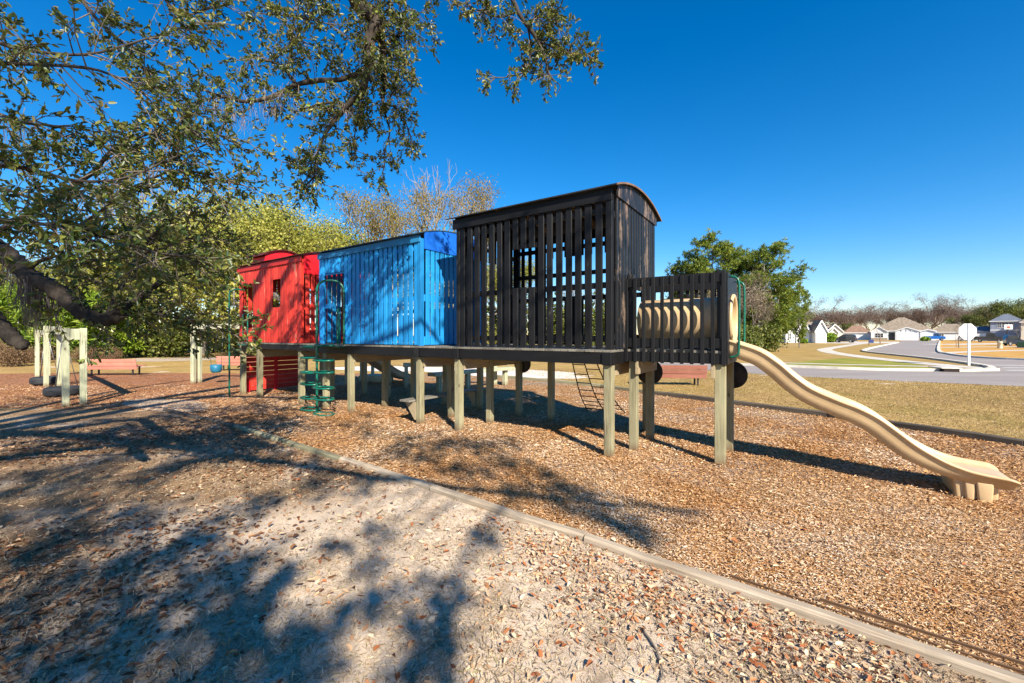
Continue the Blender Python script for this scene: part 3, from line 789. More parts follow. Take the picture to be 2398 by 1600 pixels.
m = MB(); m.box(0.043 - sh, 0.083 - sh, -0.02, 2.03, 1.365, 1.542); m.build('rim_beam', M['black_wood'], loco, 0.003)
for u, v in ((0.0, -0.035), (-2.95, -0.035)):       # black painted post heads below the deck
    m = MB(); m.box(u - 0.07 - sh, u + 0.07 - sh, v - 0.05, v + 0.10, 1.355, 1.544); m.build('post_head', M['black_wood'], loco, 0.005)
joists(loco, -2.94, 0.04, (0.5, 1.0, 1.5), sh)
cross_beams(loco, (-2.86, -0.09), 0.06, 2.0, sh)
posts(loco, [(0.0, 0.03, 0.125, 1.354), (-2.95, 0.03, 0.125, 1.354), (-2.87, 0.88, 0.12, 1.36), (-2.0, 1.88, 0.12, 1.36), (-2.83, 1.90, 0.12, 1.36), (-0.02, 1.96, 0.12, 1.36)], sh)
wheel(loco, -2.78, 1.96, 1.17, sh)

# platform (the boiler) of the locomotive
V0, V1 = 0.47, 1.46
m = MB()
slat_wall(m, 'u', V0 - 0.044, 0.045, 1.545, 1.385, 2.665, 0.137, 0.052, 0.020, jit=0.003)
for i in range(len(m.v)): m.v[i] = (m.v[i][0] - sh, m.v[i][1], m.v[i][2])
pr = m.build('railing', M['black_wood'], loco, 0.004)
m = MB()
for z0, z1 in ((2.535, 2.672), (1.615, 1.755), (1.40, 1.540)): m.box(0.09 - sh, 1.50 - sh, V0 - 0.023, V0 + 0.016, z0, z1)
build_each(m, 'rail', M['black_board'], pr, 0.003)
m = MB()
slat_wall(m, 'u', V1 + 0.026, 0.045, 1.545, 1.385, 2.665, 0.137, 0.052, 0.020, jit=0.003)
for i in range(len(m.v)): m.v[i] = (m.v[i][0] - sh, m.v[i][1], m.v[i][2])
pr = m.build('railing', M['black_wood'], loco, 0.004)
m = MB()
for z0, z1 in ((2.535, 2.672), (1.615, 1.755), (1.40, 1.540)): m.box(0.09 - sh, 1.50 - sh, V1 - 0.016, V1 + 0.023, z0, z1)
build_each(m, 'rail', M['black_board'], pr, 0.003)
for (u, v, t) in ((0.17, V0 + 0.065, 2.74), (0.17, V1 - 0.065, 2.74), (1.435, V0 + 0.065, 2.70), (1.435, V1 - 0.065, 2.70)):
    m = MB(); m.box(u - 0.05 - sh, u + 0.05 - sh, v - 0.045, v + 0.045, 1.586, t); m.build('railing_post', M['black_worn'], loco, 0.005)
posts(loco, [(1.42, 0.55, 0.135, 1.40), (1.43, 1.36, 0.125, 1.40), (0.19, 0.58, 0.12, 1.40), (0.21, 1.38, 0.12, 1.40)], sh)
cross_beams(loco, (0.275, 1.335), 0.45, 1.50, sh, 1.20, 1.40)
m = MB(); m.box(0.10 - sh, 1.50 - sh, 0.95, 0.99, 1.366, 1.541); m.build('joists', M['tan_beam'], loco)
# end panel with a round mouth
m = MB()
TR, TVC, TZC = 0.345, 0.965, 2.02
outer = [(V0 - 0.02, 1.40), (V1 + 0.02, 1.40), (V1 + 0.02, 2.66), (V0 - 0.02, 2.66)]
hole = [(TVC + TR * math.cos(2 * math.pi * i / 36), TZC + TR * math.sin(2 * math.pi * i / 36)) for i in range(36)]
tri = tessellate_polygon([[Vector((a, b, 0)) for a, b in outer], [Vector((a, b, 0)) for a, b in hole[::-1]]])
flat = outer + hole[::-1]
for t0, t1 in ((1.505, 1.525),):
    m.add([(t0 - sh, a, b) for a, b in flat] + [(t1 - sh, a, b) for a, b in flat],
          [tuple(t) for t in tri] + [tuple(i + len(flat) for i in reversed(t)) for t in tri] + [(i, (i + 1) % 4, (i + 1) % 4 + len(flat), i + len(flat)) for i in range(4)], 0.4)
m.build('end_panel', M['black_worn'], loco, 0)
m = MB()                                            # crawl tunnel
prof = [(TR, 1.50), (TR, 0.90), (TR, 0.23), (TR - 0.008, 0.222), (TR - 0.022, 0.222), (TR - 0.03, 0.23), (TR - 0.03, 0.9), (TR - 0.03, 1.54), (TR - 0.02, 1.558), (TR + 0.025, 1.56), (TR + 0.034, 1.55), (TR + 0.034, 1.53)]
m.lathe([(r, u - sh) for r, u in prof], 40, (0, TVC, TZC), 'x')
m.build('crawl_tunnel', M['slide_tan'], loco)
wheel(loco, 1.46, 1.50, 1.175, sh); wheel(loco, 0.14, 1.60, 1.15, sh, 0.225)
for v in (0.62, 1.31):                              # green hand loops beside the mouth
    m = MB()
    m.tube(smooth_line([(1.53 - sh, v, 2.62), (1.60 - sh, v, 2.60), (1.64 - sh, v, 2.52), (1.645 - sh, v, 2.2), (1.64 - sh, v, 1.62), (1.62 - sh, v, 1.52), (1.53 - sh, v, 1.49)], 5), 0.016, 8)
    m.build('grab_rail', M['green_metal'], loco)

# ---------------- blue boxcar
sh = -5.7
box = thing('play_boxcar', 'bright blue slatted playground boxcar between the red and black cars', 'play train', tw(sh, 0), TRZ)
def shift(m, s):
    for i in range(len(m.v)): m.v[i] = (m.v[i][0] - s, m.v[i][1], m.v[i][2])
m = MB()
slat_wall(m, 'u', -0.03, -6.50, -3.98, 1.60, 3.72, 0.158, 0.112, 0.028)
slat_wall(m, 'u', -0.03, -7.28, -6.50, 3.30, 3.72, 0.130, 0.108, 0.028)
m.box(-7.50, -7.30, -0.03, 0.0, 1.59, 3.72); shift(m, sh)
nw = m.build('side_wall', M['blue_wood'], box, 0.004)
m = MB()
for z in (1.68, 2.50, 3.52): m.box(-6.50 - sh, -3.95 - sh, 0.002, 0.04, z, z + 0.09)
m.box(-7.50 - sh, -6.50 - sh, 0.002, 0.04, 3.26, 3.36); m.box(-6.52 - sh, -6.44 - sh, 0.042, 0.08, 1.59, 3.7); m.box(-7.30 - sh, -6.95 - sh, 0.002, 0.04, 2.45, 2.55)
build_each(m, 'rail', M['blue_wood'], nw, 0.003)
m = MB()
slat_wall(m, 'u', 2.02, -7.50, -3.98, 1.60, 3.72, 0.158, 0.118, 0.028, [(-7.35, -6.6, 2.35, 3.5), (-5.6, -4.6, 2.5, 3.2)])
shift(m, sh); fw = m.build('side_wall', M['blue_wood'], box, 0.004)
m = MB()
for z in (1.68, 2.40, 3.52): m.box(-7.5 - sh, -3.95 - sh, 1.98, 2.018, z, z + 0.09)
m.box(-7.35 - sh, -6.6 - sh, 1.98, 2.018, 2.60, 2.68)
build_each(m, 'rail', M['blue_wood'], fw, 0.003)
for u, v, k in ((-3.94, 0.0, 'blue_wood'), (-7.48, 0.06, 'blue_wood'), (-3.94, 2.02, 'blue_wood'), (-7.48, 2.02, 'blue_wood')):
    m = MB(); m.box(u - 0.045 - sh, u + 0.045 - sh, v - 0.045, v + 0.045, 1.585, 3.74); m.build('corner_post', M[k], box, 0.005)
def blue_end(u, name):
    m = MB()
    slat_wall(m, 'v', u, 0.06, 2.0, 1.60, 3.58, 0.142, 0.098, 0.028, [] if name == 'front' else [(0.6, 1.45, 1.5, 3.2)])
    m.box(u - 0.003, u - 0.023, 0.05, 2.0, 2.48, 2.62) if name == 'front' else None
    m.box(u - 0.003, u - 0.023, 0.05, 2.0, 1.60, 1.77) if name == 'front' else None
    shift(m, sh); e = m.build('end_wall', M['blue_wood'], box, 0.004)
    p = MB(); q = u + (0.028 if name == 'front' else -0.020)
    arch_panel(p, q - sh, q + 0.018 - sh, 0.02, 2.04, 3.53, 3.82, 0.20); p.build('arch_panel', M['blue_panel'], e, 0.002)
blue_end(-3.895, 'front'); blue_end(-7.55, 'rear')
m = MB(); vault(m, -7.62 - sh, -3.84 - sh, -0.12, 2.2, 3.815, 0.20, 0.02, 15, 0.003); m.build('roof', M['roof_felt_blue'], box)
for v in (-0.064, 2.062):
    m = MB(); m.box(-7.53 - sh, -3.91 - sh, v, v + 0.03, 3.665, 3.80); m.build('fascia', M['blue_board'], box, 0.004)
deck(box, -7.55, -3.06, -0.06, 2.06, sh)
m = MB(); m.box(-7.5 - sh, -3.03 - sh, -0.05, -0.012, 1.365, 1.542); m.build('rim_beam', M['black_board'], box, 0.003)
m = MB(); m.box(-7.5 - sh, -3.03 - sh, 2.0, 2.04, 1.365, 1.542); m.build('rim_beam', M['black_board'], box, 0.003)
m = MB(); m.box(-4.02 - 0.07 - sh, -4.02 + 0.07 - sh, -0.085, 0.065, 1.355, 1.544); m.build('post_head', M['black_wood'], box, 0.005)
joists(box, -7.5, -3.05, (0.5, 1.0, 1.5), sh)
cross_beams(box, (-3.93, -6.22, -7.34), 0.06, 1.98, sh)
posts(box, [(-4.02, 0.06, 0.12, 1.354), (-6.28, 0.03, 0.12, 1.544), (-7.27, 0.02, 0.12, 1.36), (-3.98, 0.92, 0.12, 1.36), (-6.28, 1.0, 0.12, 1.36), (-3.98, 1.95, 0.12, 1.36), (-5.1, 1.95, 0.12, 1.36), (-6.28, 1.95, 0.12, 1.36), (-7.25, 1.88, 0.12, 1.36)], sh)
m = MB(); m.tube(smooth_line([(-6.62 - sh, -0.10, 1.60), (-6.62 - sh, -0.10, 2.3), (-6.62 - sh, -0.08, 2.42), (-6.62 - sh, -0.036, 2.45)], 5), 0.016, 8)
m.tube([(-6.55 - sh, -0.10, 1.60), (-6.55 - sh, -0.10, 2.40), (-6.55 - sh, -0.036, 2.45)], 0.016, 8)
m.build('grab_rail', M['green_metal'], box)
# seat plank between the posts below
seat = thing('ledge_seat', 'narrow plank seat on triangular brackets between posts under the blue car', 'seat', tw(-4.25, 1.0), TRZ)
m = MB(); m.box(-0.19, 0.10, -1.12, 1.05, 0.44, 0.478); m.build('seat', M['deck'], seat, 0.004)
for v in (-0.98, 0.92):
    m = MB(); m.prism([(-0.17, 0.435), (0.155, 0.435), (0.155, 0.08), (0.12, 0.08)], lambda a, b, t: (a, t, b), v - 0.02, v + 0.02); m.build('bracket', M['tan_beam'], seat)

# ---------------- red caboose
sh = -10.05
cab = thing('play_caboose', 'red slatted playground caboose with a rooftop cupola at the train end', 'play train', tw(sh, 0), TRZ)
m = MB()
slat_wall(m, 'u', -0.03, -10.93, -8.40, 1.59, 3.76, 0.140, 0.112, 0.028, [(-9.85, -9.37, 2.57, 3.34)], jit=0.004)
slat_wall(m, 'u', -0.03, -11.60, -10.93, 3.31, 3.76, 0.135, 0.122, 0.026)
m.box(-11.80, -11.60, -0.03, 0.0, 1.59, 3.76); shift(m, sh)
nw = m.build('side_wall', M['red_wood'], cab, 0.004)
m = MB()
for z in (1.66, 2.46, 3.55): m.box(-10.93 - sh, -8.36 - sh, 0.0, 0.038, z, z + 0.09)
m.box(-11.8 - sh, -10.93 - sh, 0.0, 0.038, 3.27, 3.36); build_each(m, 'rail', M['red_wood'], nw, 0.003)
m = MB()
slat_wall(m, 'u', 2.02, -11.80, -8.40, 1.59, 3.76, 0.145, 0.115, 0.026, [(-11.7, -10.9, 2.0, 3.4), (-10.5, -9.0, 2.45, 3.4)])
shift(m, sh); fw = m.build('side_wall', M['red_wood'], cab, 0.004)
m = MB()
for z in (1.66, 2.38, 3.45): m.box(-11.8 - sh, -8.36 - sh, 1.98, 2.018, z, z + 0.09)
build_each(m, 'rail', M['red_wood'], fw, 0.003)
for u, v in ((-8.36, 0.0), (-11.76, 0.06), (-8.36, 2.02), (-11.76, 2.02)):
    m = MB(); m.box(u - 0.045 - sh, u + 0.045 - sh, v - 0.045, v + 0.045, 1.585, 3.78); m.build('corner_post', M['red_wood'], cab, 0.005)
m = MB()
slat_wall(m, 'v', -8.315, 0.06, 2.0, 1.59, 3.6, 0.145, 0.108, 0.026)
m.box(-8.338, -8.318, 0.05, 2.0, 2.46, 2.60); m.box(-8.338, -8.318, 0.05, 2.0, 1.59, 1.80); shift(m, sh)
e = m.build('end_wall', M['red_wood'], cab, 0.004)
m = MB(); arch_panel(m, -8.287 - sh, -8.269 - sh, 0.02, 2.04, 3.40, 3.87, 0.20); m.build('arch_panel', M['red_panel'], e, 0.002)
m = MB(); slat_wall(m, 'v', -11.84, 0.06, 2.0, 1.59, 3.85, 0.145, 0.115, 0.026, [(0.6, 1.4, 1.5, 3.2)]); arch_panel(m, -11.87, -11.85, 0.02, 2.04, 3.6, 3.87, 0.20)
shift(m, sh); m.build('end_wall', M['red_wood'], cab, 0.004)
m = MB(); vault(m, -11.98 - sh, -8.21 - sh, -0.12, 2.2, 3.865, 0.20, 0.02, 15, 0.002); m.build('roof', M['roof_felt_red'], cab)
for v in (-0.064, 2.062):
    m = MB(); m.box(-11.88 - sh, -8.28 - sh, v, v + 0.03, 3.71, 3.85); m.build('fascia', M['red_board'], cab, 0.004)
m = MB(); m.box(-11.93 - sh, -11.175 - sh, 0.42, 0.445, 3.9, 4.225); m.box(-11.93 - sh, -11.175 - sh, 1.615, 1.64, 3.9, 4.225)
cu = m.build('cupola', M['red_panel'], cab, 0.003)
for u in (-11.95, -11.17):                          # bowed end boards
    m = MB(); vs = [(0.42 + 1.22 * i / 14, arc_z(0.42 + 1.22 * i / 14, 0.30, 1.76, 4.215, 0.25)) for i in range(15)]
    m.prism([(0.42, 3.9), (1.64, 3.9)] + vs[::-1], lambda p, q, t: (t, p, q), u - sh - 0.004, u - sh + 0.018)
    m.build('cupola_end', M['red_panel'], cu)
m = MB(); vault(m, -12.36 - sh, -11.08 - sh, 0.30, 1.76, 4.222, 0.25, 0.026, 14, 0.0); m.build('cupola_roof', M['roof_felt_red'], cu)
deck(cab, -11.86, -7.56, -0.06, 2.06, sh)
m = MB(); m.box(-11.8 - sh, -7.52 - sh, -0.048, -0.012, 1.40, 1.542); m.build('rim_beam', M['black_board'], cab, 0.003)
m = MB(); m.box(-11.8 - sh, -7.52 - sh, 2.0, 2.04, 1.40, 1.542); m.build('rim_beam', M['black_board'], cab, 0.003)
joists(cab, -11.8, -7.55, (0.5, 1.0, 1.5), sh)
cross_beams(cab, (-8.42, -10.62, -11.6), 0.06, 1.98, sh)
posts(cab, [(-8.45, 0.06, 0.13, 1.544), (-10.62, 0.02, 0.13, 1.544), (-11.62, 0.0, 0.13, 1.544), (-8.40, 1.95, 0.12, 1.36), (-10.62, 1.95, 0.12, 1.36), (-11.62, 1.95, 0.12, 1.36), (-8.36, 0.86, 0.12, 1.36)], sh)
m = MB()                                            # red boarded screen below the far end
zb = 0.06
while zb < 1.2:
    m.box(-11.92 - sh, -11.90 - sh, 0.05, 2.0, zb, min(zb + 0.138, 1.28)); zb += 0.150
sc_ = m.build('screen', M['red_wood'], cab, 0.003)
m = MB(); m.box(-11.897 - sh, -11.86 - sh, 1.05, 1.15, 0.0, 1.30); m.box(-11.897 - sh, -11.86 - sh, 0.10, 0.30, 0.0, 0.4); build_each(m, 'stud', M['red_panel'], sc_, 0.003)
m = MB(); m.tube(smooth_line([(-11.35 - sh, -0.12, 1.585), (-11.35 - sh, -0.12, 2.3), (-11.35 - sh, -0.10, 2.42), (-11.35 - sh, 0.02, 2.46)], 5), 0.02, 8)
m.tube(smooth_line([(-11.05 - sh, -0.12, 1.585), (-11.05 - sh, -0.12, 2.3), (-11.05 - sh, -0.10, 2.42), (-11.05 - sh, -0.036, 2.46)], 5), 0.02, 8)
m.box(-11.5 - sh, -10.95 - sh, -0.20, -0.06, 1.50, 1.54)
m.build('grab_rail', M['green_metal'], cab)
# ------------------------------------------------------------------ slide
def sweep(m, stations, loop, tone=0.5, cap=True):
    """stations: (origin, v-axis, n-axis, scale_v, scale_n); loop: closed outline (a, b)"""
    n = len(loop); vs, fs = [], []
    for (o, va, na, sv, sn) in stations:
        for a, b in loop: vs.append(o + va * (a * sv) + na * (b * sn))
    for i in range(len(stations) - 1):
        for k in range(n):
            fs.append((i * n + k, i * n + (k + 1) % n, (i + 1) * n + (k + 1) % n, (i + 1) * n + k))
    m.add(vs, fs, tone, True)
    if cap:
        for i in (0, len(stations) - 1):
            c = len(m.v); o = stations[i][0]
            m.add([m.v[len(m.v) - n * len(stations) + i * n + k] if i == 0 else m.v[-n + k] for k in range(n)], [tuple(range(n))], tone, False) if False else None
    return m

SLIDE_LOOP = [(-.290, -.205), (-.302, -.11), (-.308, -.045), (-.316, -.030), (-.331, -.020), (-.334, -.006), (-.326, .008), (-.312, .008), (-.298, -.010), (-.280, -.055), (-.245, -.100), (-.19, -.125), (-.12, -.136), (0, -.140),
              (.12, -.136), (.19, -.125), (.245, -.100), (.280, -.055), (.298, -.010), (.312, .008), (.326, .008), (.334, -.006), (.331, -.020), (.316, -.030), (.308, -.045), (.302, -.11), (.290, -.205), (.2, -.218), (0, -.22), (-.2, -.218)]
prof = [(1.50, 1.735), (1.63, 1.69), (1.90, 1.585), (2.12, 1.42), (2.28, 1.265), (2.47, 1.115), (2.74, 0.99), (2.93, 0.915), (3.11, 0.815), (3.28, 0.675), (3.45, 0.530), (3.66, 0.400), (3.83, 0.335), (3.95, 0.312), (4.05, 0.302), (4.12, 0.297), (4.15, 0.296), (4.175, 0.294), (4.20, 0.293), (4.215, 0.292), (4.23, 0.291), (4.24, 0.29)]
line = smooth_line([(u, 0, z) for u, z in prof], 4)
slide = thing('slide', 'tan wavy moulded plastic slide running down from the black platform', 'slide', tw(1.5, 0.955), TRZ)
st = []
for i, p in enumerate(line):
    d = (line[min(i + 1, len(line) - 1)] - line[max(i - 1, 0)]).normalized()
    na = Vector((-d.z, 0, d.x))
    u = p.x
    sv, sn = 1.0, 1.0
    if u > 3.35:
        t = min(1, (u - 3.35) / 0.65); t = t * t * (3 - 2 * t); sv = 1 + 0.07 * t; sn = 1 - 0.10 * t
    if u > 4.17: k = min(1.0, (u - 4.17) / 0.115); sv *= 1 - 0.16 * k ** 3
    st.append((Vector((u - 1.5, 0, p.z)), Vector((0, 1, 0)), na, sv, sn))
nl = len(SLIDE_LOOP)
m = MB(); sweep(m, st, SLIDE_LOOP)
for i, (o_, va, na, sv, sn) in enumerate(st):       # the sides sink to the floor at the mouth, its edge rolls over
    u = o_.x + 1.5
    t = min(1, max(0, (u - 3.97) / 0.15)); t = t * t * (3 - 2 * t)
    t3 = min(1, max(0, (u - 3.35) / 0.65)); t3 = t3 * t3 * (3 - 2 * t3)
    t2 = min(1, max(0, (u - 3.35) / 0.60)); t2 = t2 * t2 * (3 - 2 * t2)
    e = min(1, max(0, (u - 4.11) / 0.132)); r = math.sqrt(max(0.03, 1 - e * e))
    for k, (a, b) in enumerate(SLIDE_LOOP):
        if b > -0.15 and abs(a) < 0.315: bb = b + (-0.034 - b) * (t if b > -0.03 else t3)
        elif b < -0.08: bb = b + (-0.128 - b) * t2
        else: bb = b
        bb = -0.070 + (bb + 0.070) * r
        m.v[i * nl + k] = tuple(o_ + va * (a * sv * (1 - 0.10 * e ** 3)) + na * bb)
m.add(m.v[-nl:], [tuple(range(nl))], 0.5, False)
m.build('chute', M['slide_tan'], slide)
# moulded foot of rounded lobes under the exit
m = MB()
def lobe(u0, u1, hv, zt, k=0.02):
    vs = []
    for z, g in ((0.0, 0.0), (zt, k)):
        vs += [(u0 - 1.5 - g, -hv - g * .6, z), (u1 - 1.5 + g * .6, -hv - g * .6, z), (u1 - 1.5 + g * .6, hv + g * .6, z), (u0 - 1.5 - g, hv + g * .6, z)]
    m.add(vs, MB.BF, 0.5)
lobe(3.76, 3.81, 0.262, 0.235); lobe(3.835, 3.90, 0.290, 0.225); lobe(3.925, 4.03, 0.306, 0.215); lobe(4.02, 4.10, 0.20, 0.20, 0.01); lobe(3.78, 4.02, 0.256, 0.22, 0.035)
fo = m.build('foot', M['slide_tan'], slide, 0.018)
fo.modifiers['bevel'].segments = 3
for p_ in fo.data.polygons: p_.use_smooth = True

# rear slide going down behind the red car
sl2 = thing('slide', 'shade-toned tan slide behind the cars, its curved end seen between the posts', 'slide', tw(-9.6, 2.1), TRZ)
line = smooth_line([(0, 0.0, 1.62), (0, 0.5, 1.45), (0, 1.2, 1.0), (0, 1.9, 0.58), (0, 2.4, 0.40), (0, 2.75, 0.36), (0, 3.0, 0.38)], 5)
st = []
for i, p in enumerate(line):
    d = (line[min(i + 1, len(line) - 1)] - line[max(i - 1, 0)]).normalized()
    st.append((p, Vector((1, 0, 0)), Vector((0, -d.z, d.y)), 1, 1))
m = MB(); sweep(m, st, SLIDE_LOOP); m.build('chute', M['slide_shade'], sl2)
m = MB(); m.box(-.2, .2, 2.5, 2.8, 0, 0.17); m.build('foot', M['slide_shade'], sl2, 0.03)

# low wooden step platform behind
sp = thing('step_platform', 'low grey boarded step platform with corner posts behind the cars', 'platform', (-4.95, 15.9, 0), -0.25)
m = MB()
for i in range(6): m.box(-0.7, 0.7, -0.45 + i * 0.15, -0.31 + i * 0.15, 0.25, 0.285)
m.build('deck', M['swing_wood'], sp, 0.003)
m = MB(); m.box(-0.7, 0.7, -0.45, -0.42, 0.06, 0.245); m.build('skirt', M['swing_wood'], sp)
for x, y in ((-0.62, -0.36), (0.62, -0.36), (-0.62, 0.36)):
    m = MB(); m.box(x - 0.05, x + 0.05, y - 0.05, y + 0.05, 0, 0.24 if x > 0 else 0.9); m.build('post', M['swing_wood'], sp, 0.004)

# ------------------------------------------------------------------ green climber, pole, net
cl = thing('loop_climber', 'green steel loop climber with paired rings up one pole before the blue doorway', 'climber', tw(-6.87, -0.46), TRZ)
m = MB(); m.tube(smooth_line([(0, 0, 0), (0, 0, 1.5), (0, 0, 2.7), (0.02, 0.02, 2.95), (0.12, 0.12, 3.06), (0.28, 0.30, 3.06), (0.40, 0.40, 2.92), (0.42, 0.42, 2.6), (0.42, 0.42, 1.59)], 6), 0.027, 10)
m.build('pole', M['green_metal'], cl)
for i, z in enumerate([0.035, 0.34, 0.63, 0.94, 1.25, 1.545]):
    k = 0.02 if i % 2 else -0.02
    for s in (-1, 1):
        m = MB(); rx = 0.29 + 0.01 * random.random(); m.ring((s * 0.325, -0.03 * s, z + k * s), rx, 0.17, 0.024)
        m.build('ring', M['green_metal'], cl)
m = MB(); m.box(-0.5, 0.55, 0.16, 0.40, 1.52, 1.545); m.build('step_plate', M['green_metal'], cl, 0.004)
pole = thing('fire_pole', 'slim green metal sliding pole standing before the red doorway', 'pole', tw(-11.48, -0.43), TRZ)
m = MB(); m.tube(smooth_line([(0, 0, 0), (0, 0, 1.8), (0, 0, 2.95), (0.01, 0.05, 3.1), (0.02, 0.2, 3.16), (0.02, 0.41, 3.16)], 5), 0.024, 10); m.build('pole', M['green_metal'], pole)
m = MB(); m.lathe([(0.035, 0), (0.035, 0.02), (0.025, 0.03)], 12); m.build('base_collar', M['green_metal'], pole)

net = thing('rope_net', 'leaning dark rope ladder net hanging from the black car to the chips', 'climbing net', tw(-1.4, 2.05), TRZ)
tops = [Vector((-0.22, 0, 1.36)), Vector((0.04, 0, 1.36)), Vector((0.30, 0, 1.36))]
bots = [Vector((-0.50, 1.42, 0.01)), Vector((-0.04, 1.40, 0.01)), Vector((0.46, 1.42, 0.01))]
def netp(i, t): p = tops[i].lerp(bots[i], t); return p + Vector((0, 0, -0.16 * math.sin(math.pi * t)))
for i in range(3):
    m = MB(); m.tube([netp(i, k / 12) for k in range(13)], 0.013, 6); m.build('rope', M['rope'], net)
for i in (0, 1):
    for k in range(8):
        t = 0.10 + k * 0.122 + (0.05 if i else 0)
        if t > 0.985: continue
        m = MB(); m.tube([netp(i, t), netp(i + 1, t)], 0.011, 6); m.build('rung', M['rope'], net)

# ------------------------------------------------------------------ tyre swing frame
sw_pts = [Vector((-11.11, 10.63, 0)), Vector((-16.0, 14.7, 0)), Vector((-19.85, 17.7, 0))]
swd = (sw_pts[2] - sw_pts[0]).normalized(); swn = Vector((-swd.y, swd.x, 0))
frame = thing('swing_frame', 'pale green timber swing frame of three paired posts', 'swing frame', sw_pts[0], math.atan2(swd.y, swd.x))
tops_ = [1.98, 2.12, 2.02]
for i, p in enumerate(sw_pts):
    x = (p - sw_pts[0]).dot(swd)
    for s in (-1, 1):
        m = MB(); m.box(x - 0.065, x + 0.065, s * 0.155 - 0.065, s * 0.155 + 0.065, -0.05, tops_[i] + 0.0); m.build('post', M['swing_wood'], frame, 0.006)
    m = MB(); m.box(x - 0.062, x + 0.062, -0.088, 0.088, tops_[i] - 0.30, tops_[i] - 0.02); m.build('spacer', M['swing_wood'], frame, 0.004)
for a, b, i in ((0.07, (sw_pts[1] - sw_pts[0]).dot(swd) - 0.07, 0), ((sw_pts[1] - sw_pts[0]).dot(swd) + 0.07, (sw_pts[2] - sw_pts[0]).dot(swd) - 0.07, 1)):
    m = MB(); m.bar((a, 0, tops_[i] - 0.14), (b, 0, tops_[i + 1] - 0.14), 0.13, 0.20); m.build('beam', M['swing_beam'], frame, 0.005)
TYRE = [(0.23, 0.0), (0.33, -0.005), (0.385, 0.02), (0.405, 0.06), (0.405, 0.19), (0.385, 0.23), (0.33, 0.255), (0.23, 0.25), (0.215, 0.21), (0.225, 0.12), (0.215, 0.04), (0.23, 0.0)]
def tyre(loc, top, label):
    t = thing('tyre_swing', label, 'swing', loc, 0.3, 'tyre swings on the left frame')
    m = MB(); m.lathe(TYRE, 36); 
    for z in (0.085, 0.125, 0.165): m.ring((0, 0, z), 0.405, 0.405, 0.006, n=36)
    m.build('tyre', M['rubber'], t)
    for k in range(3):
        a = 2 * math.pi * k / 3 + 0.5
        m = MB(); m.tube([(0.30 * math.cos(a), 0.30 * math.sin(a), 0.25), (0.02 * math.cos(a), 0.02 * math.sin(a), top - loc[2])], 0.010, 6); m.build('chain', M['chain'], t)
tyre((-13.25, 12.35, 0.03), 1.80, 'nearer tyre swing hanging flat behind the nearest pale posts')
tyre((-16.75, 15.05, 0.05), 1.84, 'farther tyre swing half hidden behind the middle pale posts')

# swing with a bucket seat, far behind the pole
fr2 = thing('swing_frame', 'pale timber swing frame with one long beam behind the green pole', 'swing frame', (-11.86, 15.72, 0), math.atan2(-1.15, 6.2))
for x in (0, 6.3):
    for s in (-1, 1):
        m = MB(); m.box(x - 0.07, x + 0.07, s * 0.125 - 0.055, s * 0.125 + 0.055, -0.05, 2.22); m.build('post', M['swing_wood'], fr2, 0.006)
m = MB(); m.box(0.075, 6.22, -0.065, 0.065, 2.03, 2.22); m.build('beam', M['swing_beam'], fr2, 0.005)
m = MB(); m.box(-0.07, 0.07, -0.066, 0.066, 1.9, 2.2); m.box(6.23, 6.37, -0.066, 0.066, 1.9, 2.2); m.build('spacer', M['swing_wood'], fr2)
bk = thing('bucket_swing', 'blue bucket toddler swing hanging low before the middle bench', 'swing', (-11.0, 15.56, 0.40), 0.2)
m = MB(); m.lathe([(0.02, 0.0), (0.13, 0.01), (0.175, 0.07), (0.19, 0.18), (0.185, 0.30), (0.165, 0.30), (0.17, 0.18), (0.155, 0.08), (0.10, 0.03), (0.02, 0.025)], 20); m.build('seat', M['bucket_blue'], bk)
for s in (-1, 1):
    m = MB(); m.tube([(s * 0.17, 0, 0.30), (s * 0.23, 0, 1.62)], 0.007, 5); m.build('chain', M['chain'], bk)

# ------------------------------------------------------------------ benches
def bench(loc, rz, label, wood_, L=2.26):
    t = thing('park_bench', label, 'bench', loc, rz, 'slatted park benches around the bed')
    for i, (y, z) in enumerate(((-0.20, 0.345), (-0.235, 0.505), (-0.27, 0.665))):
        m = MB(); m.bar((-L / 2, y, z), (L / 2, y, z), 0.045, 0.145, up=(0, -0.22, 1)); m.build('back_slat', wood_, t, 0.006)
    for i in range(3):
        m = MB(); m.box(-L / 2, L / 2, -0.13 + i * 0.155, 0.01 + i * 0.155, 0.405, 0.445); m.build('seat_slat', wood_, t, 0.006)
    for s in (-1, 1):
        m = MB(); x = s * (L / 2 - 0.26)
        m.bar((x, -0.10, 0.0), (x, -0.10, 0.40), 0.05, 0.05); m.bar((x, 0.25, 0.0), (x, 0.25, 0.38), 0.05, 0.05); m.bar((x, -0.14, 0.38), (x, 0.32, 0.38), 0.05, 0.04)
        m.bar((x, -0.12, 0.38), (x, -0.225, 0.74), 0.05, 0.035); m.build('leg', M['bench_metal'], t)
    return t
bench((-17.82, 18.75, 0), 0.06, 'faded red slatted park bench beside the tyre swing frame', M['bench_wood'])
bench((-13.75, 21.3, 0), -0.02, 'faded red slatted park bench behind the blue bucket swing', M['bench_wood'])
bench((5.75, 15.05, 0), -0.09, 'brown slatted park bench on the lawn behind the black platform posts', M['bench_brown'])

